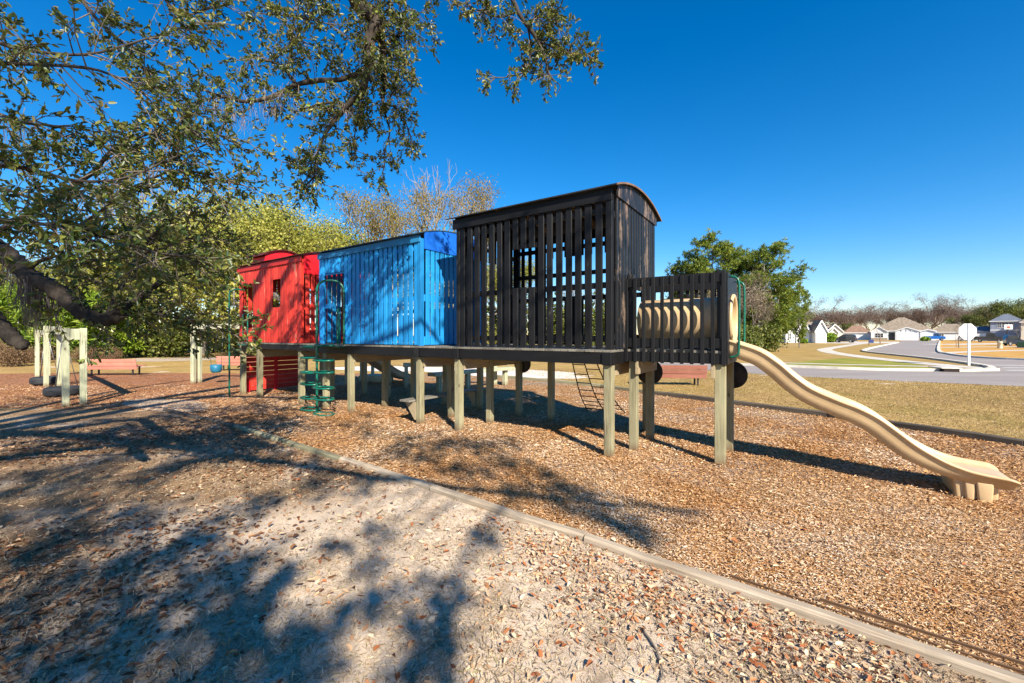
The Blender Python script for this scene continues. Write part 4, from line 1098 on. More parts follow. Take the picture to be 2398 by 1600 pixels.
# low beam and rails behind the black car
bb = thing('balance_beam', 'pale green raised timber beam on short legs behind the black car', 'balance beam', (-0.25, 14.9, 0), math.atan2(-2.1, -1.95))
m = MB(); m.box(-0.35, 3.2, -0.19, 0.19, 0.56, 0.66); m.build('beam', M['swing_wood'], bb, 0.006)
for x in (0, 1.75, 2.9):
    m = MB(); m.box(x - 0.07, x + 0.07, -0.07, 0.07, -0.03, 0.555); m.build('leg', M['swing_wood'], bb, 0.004)
b2 = thing('balance_beam', 'second pale timber beam crossing farther back behind the blue car', 'balance beam', (-3.1, 14.3, 0), 0.28)
m = MB(); m.box(-0.6, 3.1, -0.09, 0.09, 0.72, 0.86); m.build('beam', M['swing_beam'], b2, 0.006)
for x in (-0.5, 2.6):
    m = MB(); m.box(x - 0.06, x + 0.06, -0.06, 0.06, -0.03, 0.715); m.build('leg', M['swing_wood'], b2, 0.004)

# white garden swing seat in the distance
ar = thing('arbour_seat', 'white slatted arbour seat far behind the pale swing beam', 'arbour', (-33.6, 49.0, 0), 0.0)
for x in (-1.25, 1.9):
    m = MB(); m.box(x - 0.12, x + 0.12, -0.12, 0.12, 0, 2.6); m.build('post', M['white_paint'], ar)
m = MB(); m.box(-1.6, 2.3, -0.2, 0.2, 2.6, 2.75); m.build('beam', M['white_paint'], ar)
m = MB()
for i in range(5): m.box(-1.1, 1.75, -0.05, 0.0, 0.25 + i * 0.16, 0.38 + i * 0.16)
m.build('backrest', M['white_paint'], ar)
m = MB(); m.box(-1.1, 1.75, -0.55, -0.05, 0.42, 0.47); m.build('seat', M['white_paint'], ar)

# ------------------------------------------------------------------ street furniture
q = G(*K7b(1195, 1255)); dS = q.y
ss = thing('stop_sign', 'octagonal road sign seen from its white back on a white post', 'road sign', q, -0.12)
R = 0.47; zc = CAMH - (K7b(0, 690)[1] - HOR) * dS / FPX; zt = CAMH - (K7b(0, 560)[1] - HOR) * dS / FPX
m = MB(); m.bar((0, -0.03, 0), (0, -0.03, zt), 0.12, 0.055, up=(0, 1, 0)); m.build('post', M['white_paint'], ss, 0.004)
oc = [(R / math.cos(math.pi / 8) * math.cos(math.pi / 8 + k * math.pi / 4) - 0.03, zc + R / math.cos(math.pi / 8) * math.sin(math.pi / 8 + k * math.pi / 4)) for k in range(8)]
m = MB(); m.prism(oc, lambda a, b, t: (a, t, b), 0.0, 0.012); m.build('plate', M['white_paint'], ss)
m = MB(); m.prism(oc, lambda a, b, t: (a, t, b), 0.0125, 0.016); m.build('face', plain('sign_red', (0.45, 0.01, 0.012), 0.4), ss)

M['cream'] = plain('cream_plastic', (0.60, 0.56, 0.42), 0.5)
M['box_green'] = plain('green_cabinet_paint', (0.06, 0.16, 0.08), 0.5)
q = G(*K7b(1720, 970))
ub = thing('utility_post', 'squat cream utility pedestal on the orange lawn by the dark crossover', 'utility post', q)
m = MB(); m.lathe([(0.24, 0), (0.24, 0.72), (0.27, 0.74), (0.27, 0.88), (0.22, 0.93), (0, 0.94)], 16); m.build('body', M['cream'], ub)
m = MB(); m.lathe([(0.245, 0.02), (0.245, 0.10)], 16); m.build('base', M['concrete'], ub)
q = G(*K7b(2150, 960))
tr = thing('transformer_box', 'green transformer cabinet on the lawn at the right frame edge', 'utility box', q)
m = MB(); m.box(-0.65, 0.65, -0.5, 0.5, 0.08, 0.85); m.build('cabinet', M['box_green'], tr, 0.02)
m = MB(); m.box(-0.75, 0.75, -0.6, 0.6, 0, 0.078); m.build('plinth', M['concrete'], tr)
q = G(*K6b(1672, 920))
ys = thing('yard_sign', 'small dark blue yard sign on a post beside the curving pavement', 'yard sign', q, -0.1)
m = MB(); m.box(-0.04, 0.04, -0.02, 0.02, 0, 1.05); m.build('post', M['bench_metal'], ys)
m = MB(); m.box(0.05, 0.78, -0.02, 0.02, 0.42, 1.02); m.build('panel', plain('navy_sign', (0.02, 0.035, 0.14), 0.5), ys)
q = at(*K7b(1865, 610), 82)
bh = thing('basketball_hoop', 'pole mounted basketball hoop with pale backboard before the grey house', 'basketball hoop', (q.x, q.y, 0), -0.2)
m = MB(); m.tube([(0, 0.3, 0), (0, 0.3, 2.6), (0, 0.1, 3.1)], 0.07, 8); m.build('pole', M['bench_metal'], bh)
m = MB(); m.box(-0.68, 0.68, 0, 0.05, 2.95, 3.85); m.build('backboard', M['white_paint'], bh)
m = MB(); m.box(-0.28, 0.28, -0.01, -0.004, 3.15, 3.55); m.ring((0, -0.26, 3.12), 0.25, 0.25, 0.02); m.build('rim', plain('hoop_red', (0.5, 0.08, 0.04), 0.5), bh)
# ------------------------------------------------------------------ the big live oak overhead
OAK = Vector((-8.6, 1.0, 0))
oak = thing('live_oak', 'huge mossy live oak with leafy limbs reaching over the playground and throwing dappled shade', 'tree', OAK)
TM = MB()                                           # trunk and limbs
WM = MB()                                           # thin twigs
LV, LF, LR, LN = [], [], [], [0]
def add_leaves(P, D, size, aspect=0.42, rnd=None):
    V, F, r = leaf_arrays(P, D, size, aspect, rnd=rnd)
    LV.append(V); LF.append(F + LN[0]); LR.append(r); LN[0] += len(V)
def limb(pts, rad, n=10, wob=0.10, sub=4):
    if max(rad) > 0.06: sub, wob = 9, wob * 1.6
    P = smooth_line(pts, sub)
    R_ = np.interp(np.linspace(0, len(pts) - 1, len(P)), range(len(pts)), rad)
    P = [p + Vector((mnoise.noise(p * 3), mnoise.noise(p * 3 + Vector((9, 0, 0))), mnoise.noise(p * 3 + Vector((0, 9, 0))))) * (float(r) * 0.6) for p, r in zip(P, R_)]
    TM.tube([p - OAK for p in P], [float(r) for r in R_], n, True, random.random(), True, wob)
    return P
def rv(s=1.0): return Vector((random.gauss(0, s), random.gauss(0, s), random.gauss(0, s)))
def sprig(base, d, ln, leaf, nsub=4, nl=8, r0=0.006, bare=0.0):
    d = d.normalized()
    p1 = base + d * ln * 0.5 + rv(0.05 * ln); d2 = (d + rv(0.25) + Vector((0, 0, -0.18))).normalized(); p2 = p1 + d2 * ln * 0.5
    WM.tube([base - OAK, p1 - OAK, p2 - OAK], [r0, r0 * 0.7, r0 * 0.35], 4, False, random.random())
    tone = random.gauss(0, 0.13)
    Ps, Ds = [], []
    for k in range(nsub):
        t = 0.3 + 0.7 * (k + random.random()) / nsub
        b = base.lerp(p1, t * 2) if t < 0.5 else p1.lerp(p2, t * 2 - 1)
        sd = (d + rv(0.75)).normalized(); sl = ln * random.uniform(0.25, 0.5)
        e = b + sd * sl
        WM.tube([b - OAK, e - OAK], [r0 * 0.5, r0 * 0.25], 3, False, random.random())
        if random.random() < bare: continue
        for j in range(nl):
            u = 0.2 + 0.8 * (j + random.random()) / nl
            Ps.append(b + sd * sl * u - OAK); Ds.append(sd * 0.7 + rv(0.6) + Vector((0, 0, -0.1)))
    for j in range(4): Ps.append(p2 - OAK); Ds.append(d2 + rv(0.5))
    N = len(Ps)
    add_leaves(np.array(Ps), np.array(Ds), RNG.uniform(leaf * 0.65, leaf * 1.25, N), 0.40, np.clip(RNG.beta(2, 2.2, N) * 0.9 + tone, 0, 1))

def along(P, t):
    x = t * (len(P) - 1); i = min(int(x), len(P) - 2)
    return P[i].lerp(P[i + 1], x - i), (P[i + 1] - P[i]).normalized()
def dress(P, n, l0, l1, leaf, bias=(0, 0, 0), t0=0.0, t1=1.0, spread=0.9, nsub=4, nl=8, tang=0.5):
    for _ in range(n):
        b, tg = along(P, random.uniform(t0, t1))
        sprig(b, tg * tang + rv(spread) * 0.8 + Vector(bias), random.uniform(l0, l1), leaf, nsub, nl)

# trunk and the main forks
limb([OAK + Vector((0, 0, -0.1)), OAK + Vector((0, 0, 0.5)), OAK + Vector((0.1, 0.1, 1.6)), OAK + Vector((0.3, 0.1, 3.0))], [0.75, 0.56, 0.48, 0.46], 14, 0.05)
F0 = OAK + Vector((0.3, 0.1, 2.7))
# heavy limb sagging into the picture on the left
A = limb([F0, (-7.2, 3.2, 3.2), at(-150, 500, 4.7), at(-40, 555, 4.45), at(0, 585, 4.35), at(60, 632, 4.25), at(120, 672, 4.2), at(170, 705, 4.15), at(212, 738, 4.1), at(250, 748, 4.1), at(285, 736, 4.15), at(310, 708, 4.25), at(345, 680, 4.4), at(395, 655, 4.6), at(450, 640, 4.8)],
     [0.14, 0.11, 0.09, 0.082, 0.080, 0.080, 0.078, 0.075, 0.072, 0.066, 0.054, 0.04, 0.028, 0.018, 0.010], 10, 0.14)
A2 = limb([at(285, 738, 4.15), at(335, 728, 4.3), at(400, 742, 4.4), at(470, 752, 4.6), at(560, 790, 4.9)], [0.040, 0.022, 0.014, 0.010, 0.005], 7)
Bs = limb([F0 + Vector((0, 0, -0.3)), (-6.4, 2.6, 2.5), at(-120, 690, 3.9), at(-40, 735, 3.8), at(0, 755, 3.8), at(28, 785, 3.75), at(50, 806, 3.72), at(57, 815, 3.71)], [0.12, 0.085, 0.070, 0.066, 0.064, 0.060, 0.050, 0.022], 10, 0.14)
# limb over the top centre
Cb = limb([F0, (-7.0, 2.0, 6.0), (-4.9, 4.0, 8.8), (-3.2, 5.6, 9.2), at(800, -80, 6.5), at(831, 0, 6.5), at(868, 28, 6.5), at(886, 58, 6.45), at(872, 90, 6.4), at(862, 150, 6.4), at(848, 214, 6.35), at(812, 247, 6.3), at(783, 283, 6.3), at(752, 335, 6.25), at(739, 384, 6.2), at(733, 430, 6.2)],
      [0.26, 0.20, 0.17, 0.15, 0.135, 0.122, 0.118, 0.105, 0.085, 0.072, 0.056, 0.040, 0.030, 0.020, 0.012, 0.006], 10, 0.10)
C1 = limb([at(850, 172, 6.4), at(820, 180, 6.4), at(790, 187, 6.4), at(745, 189, 6.35), at(702, 196, 6.3), at(665, 213, 6.3), at(633, 227, 6.2), at(577, 239, 6.1), at(520, 226, 6.0), at(470, 208, 5.9)], [0.045, 0.040, 0.036, 0.038, 0.036, 0.034, 0.030, 0.026, 0.020, 0.010], 8, 0.12)
C1b = limb([at(692, 194, 6.3), at(672, 170, 6.3), at(650, 150, 6.25), at(610, 138, 6.2), at(580, 130, 6.2)], [0.028, 0.022, 0.017, 0.012, 0.006], 7)
C1c = limb([at(672, 168, 6.3), at(680, 120, 6.3), at(686, 70, 6.3), at(700, 10, 6.35)], [0.018, 0.013, 0.010, 0.006], 6)
C2 = limb([at(808, 245, 6.3), at(785, 240, 6.25), at(740, 247, 6.2), at(690, 262, 6.15)], [0.022, 0.018, 0.012, 0.006], 6)
C3 = limb([at(886, 60, 6.45), at(897, 115, 6.6), at(899, 190, 6.7), at(898, 250, 6.7), at(912, 310, 6.7), at(900, 360, 6.7), at(902, 400, 6.7)], [0.07, 0.055, 0.040, 0.020, 0.012, 0.008, 0.004], 8)
C4 = limb([at(895, 110, 6.6), at(935, 80, 6.7), at(965, 50, 6.8), at(985, 30, 6.8)], [0.030, 0.020, 0.012, 0.005], 6)
C5 = limb([at(897, 240, 6.7), at(930, 255, 6.8), at(955, 300, 6.8), at(965, 345, 6.8)], [0.016, 0.012, 0.008, 0.004], 6)
C6 = limb([at(845, 215, 6.35), at(838, 270, 6.4), at(830, 330, 6.4), at(838, 400, 6.4)], [0.016, 0.010, 0.007, 0.004], 6)
for P, n, l0, l1, lf in ((C1, 42, .25, .5, .062), (C1b, 18, .25, .45, .062), (C1c, 24, .25, .45, .062), (C2, 16, .2, .4, .062), (C3, 44, .25, .5, .065), (C4, 22, .25, .5, .065), (C5, 16, .2, .4, .062), (C6, 20, .2, .35, .06)):
    dress(P, n, l0, l1, lf, (0, 0, -0.1))
dress(Cb, 46, .3, .65, .065, (0.1, 0, 0), 0.38, 0.60); dress(Cb, 34, .25, .55, .062, (0.1, 0, -0.1), 0.56, 0.78); dress(Cb, 34, .2, .42, .060, (0, 0, -0.1), 0.84, 1.0)
for px, py, n in ((780, 60, 12), (740, 110, 10), (800, 130, 10), (760, 20, 10), (950, 150, 10), (930, 210, 8), (945, 30, 12), (640, 20, 8), (590, 30, 8), (700, 420, 8), (660, 380, 6), (985, 110, 6), (560, 280, 6), (600, 175, 6)):
    near_, _ = min(((p, (p - at(px, py, 6.4)).length) for P in (Cb, C1, C1b, C1c, C3, C4, C5) for p in P), key=lambda q: q[1])
    e = at(px, py, 6.4 + random.uniform(-.3, .3))
    Q = limb([near_, near_.lerp(e, 0.5) + rv(0.05), e], [0.012, 0.009, 0.005], 5, 0, 3)
    dress(Q, n, .25, .5, .064)
# limb over the top right
D = limb([F0, (-5.5, 1.5, 7.0), (-2.6, 3.8, 9.6), (-0.7, 5.4, 8.6), at(1165, -70, 6.2), at(1200, 0, 6.2), at(1228, 48, 6.2), at(1255, 88, 6.2), at(1276, 135, 6.2), at(1284, 172, 6.2), at(1300, 190, 6.2), at(1312, 203, 6.2), at(1304, 222, 6.2)],
     [0.22, 0.14, 0.10, 0.07, 0.045, 0.034, 0.030, 0.024, 0.015, 0.010, 0.008, 0.007, 0.004], 8, 0.08)
D1 = limb([at(1260, 96, 6.2), at(1295, 110, 6.2), at(1340, 125, 6.15), at(1385, 128, 6.1)], [0.016, 0.012, 0.008, 0.004], 6)
D2 = limb([at(1236, 58, 6.2), at(1242, 110, 6.3), at(1235, 160, 6.3), at(1195, 180, 6.3), at(1145, 184, 6.3)], [0.016, 0.013, 0.010, 0.007, 0.004], 6)
D3 = limb([at(1215, 25, 6.2), at(1170, 40, 6.2), at(1120, 25, 6.2), at(1090, 5, 6.2)], [0.016, 0.012, 0.008, 0.004], 6)
D4 = limb([at(1232, 52, 6.2), at(1270, 40, 6.2), at(1305, 60, 6.2), at(1320, 90, 6.2)], [0.014, 0.010, 0.007, 0.004], 6)
for P, n in ((D1, 32), (D2, 30), (D3, 26), (D4, 20)): dress(P, n, .18, .36, .060, (0, 0, -0.05))
dress(D, 26, .2, .42, .06, (0, 0, 0), 0.36, 0.78)

# leafy branches close to the viewer on the left
def S(*pts): return [at(*p) for p in pts]
left = [
 (S((-140, 60, 3.7), (-20, 95, 3.6), (60, 118, 3.6), (200, 128, 3.7), (330, 95, 3.9), (460, 55, 4.1)), .020, 44, .062),
 (S((-120, 160, 3.2), (0, 150, 3.2), (100, 152, 3.2), (230, 165, 3.3), (330, 215, 3.5), (400, 285, 3.7), (470, 305, 3.9)), .016, 46, .060),
 (S((150, -60, 4.2), (200, 10, 4.2), (250, 70, 4.2), (305, 118, 4.3), (360, 200, 4.4), (425, 255, 4.5), (500, 270, 4.6)), .020, 48, .062),
 (S((330, -60, 4.6), (380, -10, 4.6), (420, 40, 4.6), (470, 25, 4.7), (540, 10, 4.8)), .018, 34, .062),
 (S((-140, 235, 3.4), (-20, 262, 3.4), (60, 290, 3.4), (140, 300, 3.5), (230, 340, 3.6), (310, 355, 3.7)), .016, 44, .060),
 (S((-140, 370, 3.2), (-20, 388, 3.2), (70, 396, 3.2), (180, 424, 3.3), (300, 415, 3.5), (400, 372, 3.7), (500, 330, 3.9), (515, 315, 4.0)), .018, 56, .060),
 (S((-40, 560, 4.45), (120, 470, 4.2), (215, 405, 4.1), (252, 360, 4.1), (330, 318, 4.2), (420, 300, 4.3)), .030, 46, .060),
 (S((200, 520, 4.2), (300, 450, 3.9), (380, 408, 3.9), (440, 398, 3.9), (520, 425, 4.0), (545, 424, 4.0)), .014, 42, .060),
 (S((-140, 470, 2.8), (-10, 512, 2.8), (70, 522, 2.8), (160, 534, 2.9), (260, 560, 3.1), (380, 596, 3.3), (440, 603, 3.5), (480, 622, 3.6)), .016, 60, .062),
 (S((60, 632, 4.25), (130, 600, 4.1), (220, 612, 4.1), (330, 596, 4.2), (440, 560, 4.3), (490, 552, 4.4), (520, 570, 4.5)), .020, 54, .060),
 (S((250, 748, 4.1), (300, 640, 4.3), (350, 560, 4.5), (420, 500, 4.6), (480, 440, 4.7)), .026, 54, .060),
 (S((-140, 420, 5.4), (0, 440, 5.4), (120, 480, 5.5), (240, 500, 5.6), (360, 520, 5.8)), .03, 60, .062),
 (S((-140, 540, 5.0), (0, 520, 5.0), (100, 560, 5.2), (220, 660, 5.4), (330, 650, 5.6), (420, 600, 5.8)), .03, 50, .062),
]
for P, r, n, lf in left:
    Q = limb(P, list(np.linspace(r, r * 0.22, len(P))), 7, 0.08)
    dress(Q, int(n * (1.15 if P[-1].z < 2.75 else 0.85)), .20, .46, lf * 0.86, (0.1, 0, -0.05), 0.12, 1.0, nl=7)
    # joined back to the trunk outside the picture
    if P[0].x / P[0].y < -1.28: limb([F0, F0.lerp(P[0], 0.5) + Vector((0, 0, 0.3)), P[0]], [0.05, 0.028, r], 7, 0.05, 3)
dress(A, 26, .22, .45, .058, (0.15, 0, 0.1), 0.35, 0.75); dress(A, 22, .22, .42, .060, (0.2, 0, 0), 0.72, 1.0); dress(A2, 22, .22, .42, .060, (0.1, 0, -0.1), 0.1, 1.0)
dress(A2, 8, .25, .45, .06, (0.3, 0, -0.3), 0.5, 1.0)
limb([F0, (-6.0, 2.4, 6.2), (-4.8, 3.8, 6.4), at(150, -60, 4.2)], [0.2, 0.1, 0.05, 0.02], 7)
# hanging moss
mv, mf, mr = [], [], []
def moss(p, n, ln, sp):
    for _ in range(n):
        b = p + Vector((random.gauss(0, sp), random.gauss(0, sp), random.gauss(0, sp * .6)))
        L_ = ln * random.uniform(.4, 1.2); w = 0.004
        q = [b, b + rv(.02) + Vector((0, 0, -L_ * .5)), b + rv(.035) + Vector((0, 0, -L_))]
        s = Vector((random.gauss(0, 1), random.gauss(0, 1), 0)).normalized() * w
        o = len(mv)
        for k, x in enumerate(q): mv.extend([x - s * (1 - k * .4) - OAK, x + s * (1 - k * .4) - OAK])
        mf.extend([(o, o + 1, o + 3, o + 2), (o + 2, o + 3, o + 5, o + 4)]); mr.extend([random.random()] * 2)
for px, py, d, n, ln, sp in ((660, 228, 6.25, 90, .22, .12), (625, 245, 6.2, 60, .2, .12), (560, 268, 6.1, 80, .22, .16), (520, 245, 6.0, 50, .2, .12), (70, 660, 4.2, 160, .42, .05), (95, 690, 4.2, 120, .45, .06), (30, 610, 4.3, 60, .3, .05), (60, 290, 5, 30, .3, .1), (810, 250, 6.3, 30, .2, .06)):
    moss(at(px, py, d), n, ln, sp)

# the rest of the crown, above and behind the viewer: its limbs and the clumps that shade the ground
hub = [limb([F0, (-6.5, -1.0, 6.3), (-3.2, -2.8, 7.6), (0.4, -4.6, 8.0), (3.6, -6.0, 8.2), (6.2, -6.8, 8.3)], [0.30, 0.17, 0.12, 0.085, 0.05, 0.02], 10),
       limb([F0, (-7.6, -1.8, 5.8), (-5.4, -4.6, 7.0), (-2.0, -7.2, 7.6), (1.2, -9.0, 7.8)], [0.26, 0.15, 0.10, 0.07, 0.03], 9),
       limb([F0, (-7.2, 0.6, 7.0), (-4.6, 0.4, 8.8), (-1.4, -0.6, 9.4), (1.8, -1.6, 9.6), (4.4, -2.4, 9.6)], [0.26, 0.15, 0.11, 0.08, 0.05, 0.02], 9),
       limb([F0, (-8.6, 2.2, 7.2), (-8.2, 3.8, 9.2), (-7.0, 5.2, 10.2)], [0.20, 0.11, 0.07, 0.03], 8)]
HUBP = [p for P in hub + [Cb[:20], D[:14]] for p in P[3:]]
def shade(p, r, n, z=8.0, leaf=0.11, stick=True):
    """a clump of leaves whose shadow falls at point p; r is its radius in metres"""
    t = (z - p.z) / SUN.z
    c = p + SUN * t
    h = min(HUBP, key=lambda q: (q - c).length)
    if stick: limb([h, h.lerp(c, 0.5) + rv(0.15), c], [0.016, 0.011, 0.006], 5, 0.05, 3)
    n = int(n * 0.92); k = max(3, int(n / 11)); cs = [c + Vector((random.gauss(0, r * .42), random.gauss(0, r * .42), random.gauss(0, r * .3))) for _ in range(k)]
    for q in cs: WM.tube([c - OAK, c.lerp(q, .6) + rv(.04) - OAK, q - OAK], [.010, .007, .004], 4, False, 0.5)
    Pn = np.array([cs[i % k] + rv(min(0.13, r * .26)) - OAK for i in range(n)])
    add_leaves(Pn, RNG.normal(size=(n, 3)), RNG.uniform(leaf * .7, leaf * 1.3, n), 0.5)
def sg(px, py, r, n, z=8.0, **k): shade(G(px, py), r, n, z, **k)
# foreground sand and lawn (pixel of the shaded spot, radius, leaves, height)
for px, py, r, n in (
    (40, 1150, .55, 190), (160, 1190, .5, 170), (60, 1300, .5, 200), (200, 1340, .5, 200), (330, 1330, .45, 170), (90, 1450, .4, 170), (250, 1460, .4, 190), (400, 1420, .4, 180), (120, 1570, .35, 140), (300, 1570, .35, 150), (480, 1500, .35, 150),
    (420, 1280, .35, 120), (520, 1330, .3, 110), (560, 1420, .3, 120), (600, 1300, .25, 70), (500, 1220, .35, 110), (620, 1190, .3, 80), (730, 1150, .35, 90), (830, 1130, .3, 80), (640, 1560, .3, 120), (760, 1560, .22, 60),
    (620, 1380, .25, 80), (590, 1500, .25, 80), (880, 1420, .22, 75), (800, 1440, .16, 40), (1030, 1400, .22, 80), (1050, 1460, .18, 50), (980, 1500, .2, 60), (930, 1570, .18, 50), (1030, 1570, .18, 50), (860, 1310, .16, 35), (900, 1240, .18, 40), (780, 1270, .18, 40), (700, 1330, .16, 35), (1150, 1260, .16, 40), (700, 1480, .2, 50), (560, 1580, .25, 90), (450, 1590, .3, 120)):
    sg(px, py, r, n)
# the dark band of lawn farther left
for px, py, r, n in (
    (10, 1000, .8, 260), (120, 1010, .7, 240), (60, 1060, .7, 260), (230, 1040, .6, 220), (200, 1120, .5, 160), (250, 1080, .35, 110), (330, 1010, .7, 240), (420, 1030, .6, 230), (500, 1020, .6, 200), (560, 1050, .45, 160), (640, 1070, .4, 130), (390, 1110, .4, 110), (60, 1110, .6, 220), (300, 1130, .45, 150), (450, 1085, .4, 130),
    (0, 960, 1.0, 220), (150, 965, .8, 180), (280, 960, .7, 150), (430, 990, .6, 150), (20, 1210, .6, 220), (150, 1250, .5, 190), (280, 1240, .4, 130), (720, 1090, .4, 110), (340, 1190, .4, 110)):
    sg(px, py, r, n, 9.0)
for px, py, r, n in ((328, 1020, .5, 200), (290, 1000, .5, 200), (370, 1035, .45, 160), (250, 1015, .45, 160), (60, 950, .9, 200), (250, 950, .8, 200), (450, 950, .7, 170), (600, 955, .6, 130), (150, 965, .8, 200), (400, 975, .6, 150), (60, 935, .8, 150), (200, 945, .7, 150), (330, 945, .6, 130), (100, 985, .6, 170), (240, 985, .6, 170), (360, 975, .5, 130), (470, 965, .5, 110), (540, 1000, .45, 130), (130, 1040, .45, 140), (310, 1060, .4, 120), (480, 1055, .4, 120), (600, 1030, .4, 110)):
    sg(px, py, r, n, 9.0)
# wood chips between the border and the train
for px, py, r, n in (
    (560, 960, .6, 90), (660, 980, .6, 110), (760, 1000, .6, 120), (860, 1010, .5, 110), (960, 1030, .55, 140), (1050, 1040, .5, 150), (1130, 1050, .5, 160), (1000, 1075, .45, 120), (1080, 1100, .4, 110), (1180, 1090, .4, 110), (1170, 1040, .35, 80), (1260, 1120, .35, 90), (1330, 1150, .35, 100), (1400, 1190, .3, 90), (1450, 1230, .25, 80), (1480, 1260, .18, 50), (1300, 1180, .25, 60), (930, 1060, .4, 90), (1210, 1135, .3, 70),
    (480, 930, .7, 90), (400, 905, .8, 90), (250, 925, .7, 80), (100, 935, .7, 80), (600, 940, .5, 60), (700, 960, .4, 60), (850, 970, .35, 50), (330, 880, .8, 60)):
    sg(px, py, r, n, 9.5)
# dapples on the cars: points on the near walls, the roofs and the blue end
for u, z, r, n in ((-11.2, 2.7, .35, 50), (-10.6, 3.3, .3, 45), (-10.4, 2.2, .4, 80), (-9.8, 2.9, .3, 50), (-9.2, 3.4, .35, 60), (-9.3, 2.3, .3, 55), (-8.6, 2.9, .25, 35), (-10.9, 1.8, .3, 40), (-8.8, 3.6, .3, 40),
                   (-7.2, 3.0, .35, 70), (-6.7, 2.2, .3, 50), (-6.3, 3.4, .4, 100), (-5.8, 3.1, .45, 120), (-5.3, 3.4, .4, 100), (-5.9, 2.5, .4, 90), (-5.0, 2.9, .35, 70), (-6.2, 1.9, .3, 50), (-4.6, 3.5, .35, 80), (-5.4, 2.0, .25, 40), (-4.2, 3.2, .25, 30), (-4.7, 2.3, .2, 25),
                   (-2.6, 3.3, .3, 40), (-2.0, 2.7, .3, 45), (-1.4, 3.6, .35, 60), (-1.0, 2.6, .25, 35), (-0.4, 3.1, .25, 40), (-0.6, 2.0, .25, 35), (-2.4, 2.1, .3, 45), (-1.7, 1.9, .25, 30), (-0.1, 3.7, .25, 40)):
    shade(tw(u, -0.03, z), r, n, 10.0 if u > -8 else 10.6)
for v, z, r, n in ((0.35, 3.55, .2, 30), (0.6, 2.6, .2, 30), (0.8, 3.0, .25, 40), (0.7, 2.0, .25, 40)): shade(tw(-3.87, v, z), r, n, 10.2)
for v, z in ((0.4, 3.2), (0.8, 2.7)): shade(tw(0.1, v, z), .16, 14, 10.0)

TM.build('trunk', M['bark'], oak, recalc=False)
WM.build('twigs', M['twig'], oak, recalc=False)
mass('crown', np.concatenate(LV), np.concatenate(LF), np.concatenate(LR), M['oak_leaf'], oak)
tag(mass('moss', np.array([tuple(v) for v in mv]), np.array(mf), np.array(mr), M['moss'], oak), kind='stuff')
# ------------------------------------------------------------------ trees of the background
def grow(tb, p, d, ln, r, depth, tips, spread=0.55, up=0.12, nchild=(2, 3), shrink=0.74, n=5, rmin=0.004, curve=0.12, trop=None):
    """recursive branching into tube builder tb; collects tip points"""
    q = p
    path, rad = [q.copy()], [r]
    dd = d.normalized()
    for k in range(3):
        dd = (dd + rv(curve) + Vector((0, 0, up * 0.3))).normalized()
        q = q + dd * (ln / 3); path.append(q.copy()); rad.append(r * (1 - 0.3 * (k + 1) / 3))
    tb.tube(path, rad, max(3, n), False, random.random())
    if depth == 0:
        tips.append((q, dd, ln)); return
    if depth <= 2: tips.append((path[2], dd, ln))
    for _ in range(random.randint(*nchild)):
        nd = (dd + rv(spread) + Vector((0, 0, up))).normalized()
        grow(tb, path[random.choice((2, 3, 3))], nd, ln * shrink * random.uniform(0.8, 1.15), max(rmin, r * 0.62), depth - 1, tips, spread, up, nchild, shrink, n - 1, rmin, curve)

def tip_leaves(tips, n, rad, size, aspect=0.55, flat=0.8):
    T = np.array([tuple(t[0]) for t in tips])
    idx = RNG.integers(0, len(T), n)
    P = T[idx] + RNG.normal(size=(n, 3)) * rad * np.array([1, 1, flat])
    base = RNG.random(len(T))
    D = RNG.normal(size=(n, 3))
    V, F, r = leaf_arrays(P, D, RNG.uniform(size * .6, size * 1.3, n), aspect, rnd=np.clip(base[idx] * .45 + RNG.random(n) * .55, 0, 1))
    return V, F, r

def make_tree(name, label, group, trunk_h, spread_len, depth, leafn, leafr, leafs, leafm, barkm, r0=0.25, up=0.12, spread=0.6, forks=(3, 4), nchild=(2, 3), lean=0.05, tilt=0.75):
    t = thing(name, label, 'tree', (0, 0, 0), 0, group)
    tb = MB(); tips = []
    top = Vector((random.gauss(0, lean) * trunk_h, random.gauss(0, lean) * trunk_h, trunk_h))
    tb.tube(smooth_line([Vector((0, 0, -0.2)), Vector((0, 0, 0.15)), top * 0.5 + rv(0.05), top], 3), list(np.linspace(r0 * 1.35, r0 * 0.8, 10)), 9, False, 0.5, True, 0.05)
    for k in range(random.randint(*forks)):
        a = 2 * math.pi * (k + random.random() * .7) / forks[1]
        grow(tb, top, Vector((math.cos(a) * tilt, math.sin(a) * tilt, 0.75)), spread_len * random.uniform(.8, 1.2), r0 * 0.6, depth, tips, spread, up, nchild)
    tb.build('trunk', barkm, t, recalc=False)
    if leafn:
        V, F, r = tip_leaves(tips, leafn, leafr, leafs, 0.10 if leafm.name in ('far_winter_twigs', 'grey_brown_twigs') else 0.55)
        mass('crown', V, F, r, leafm, t)
    return t

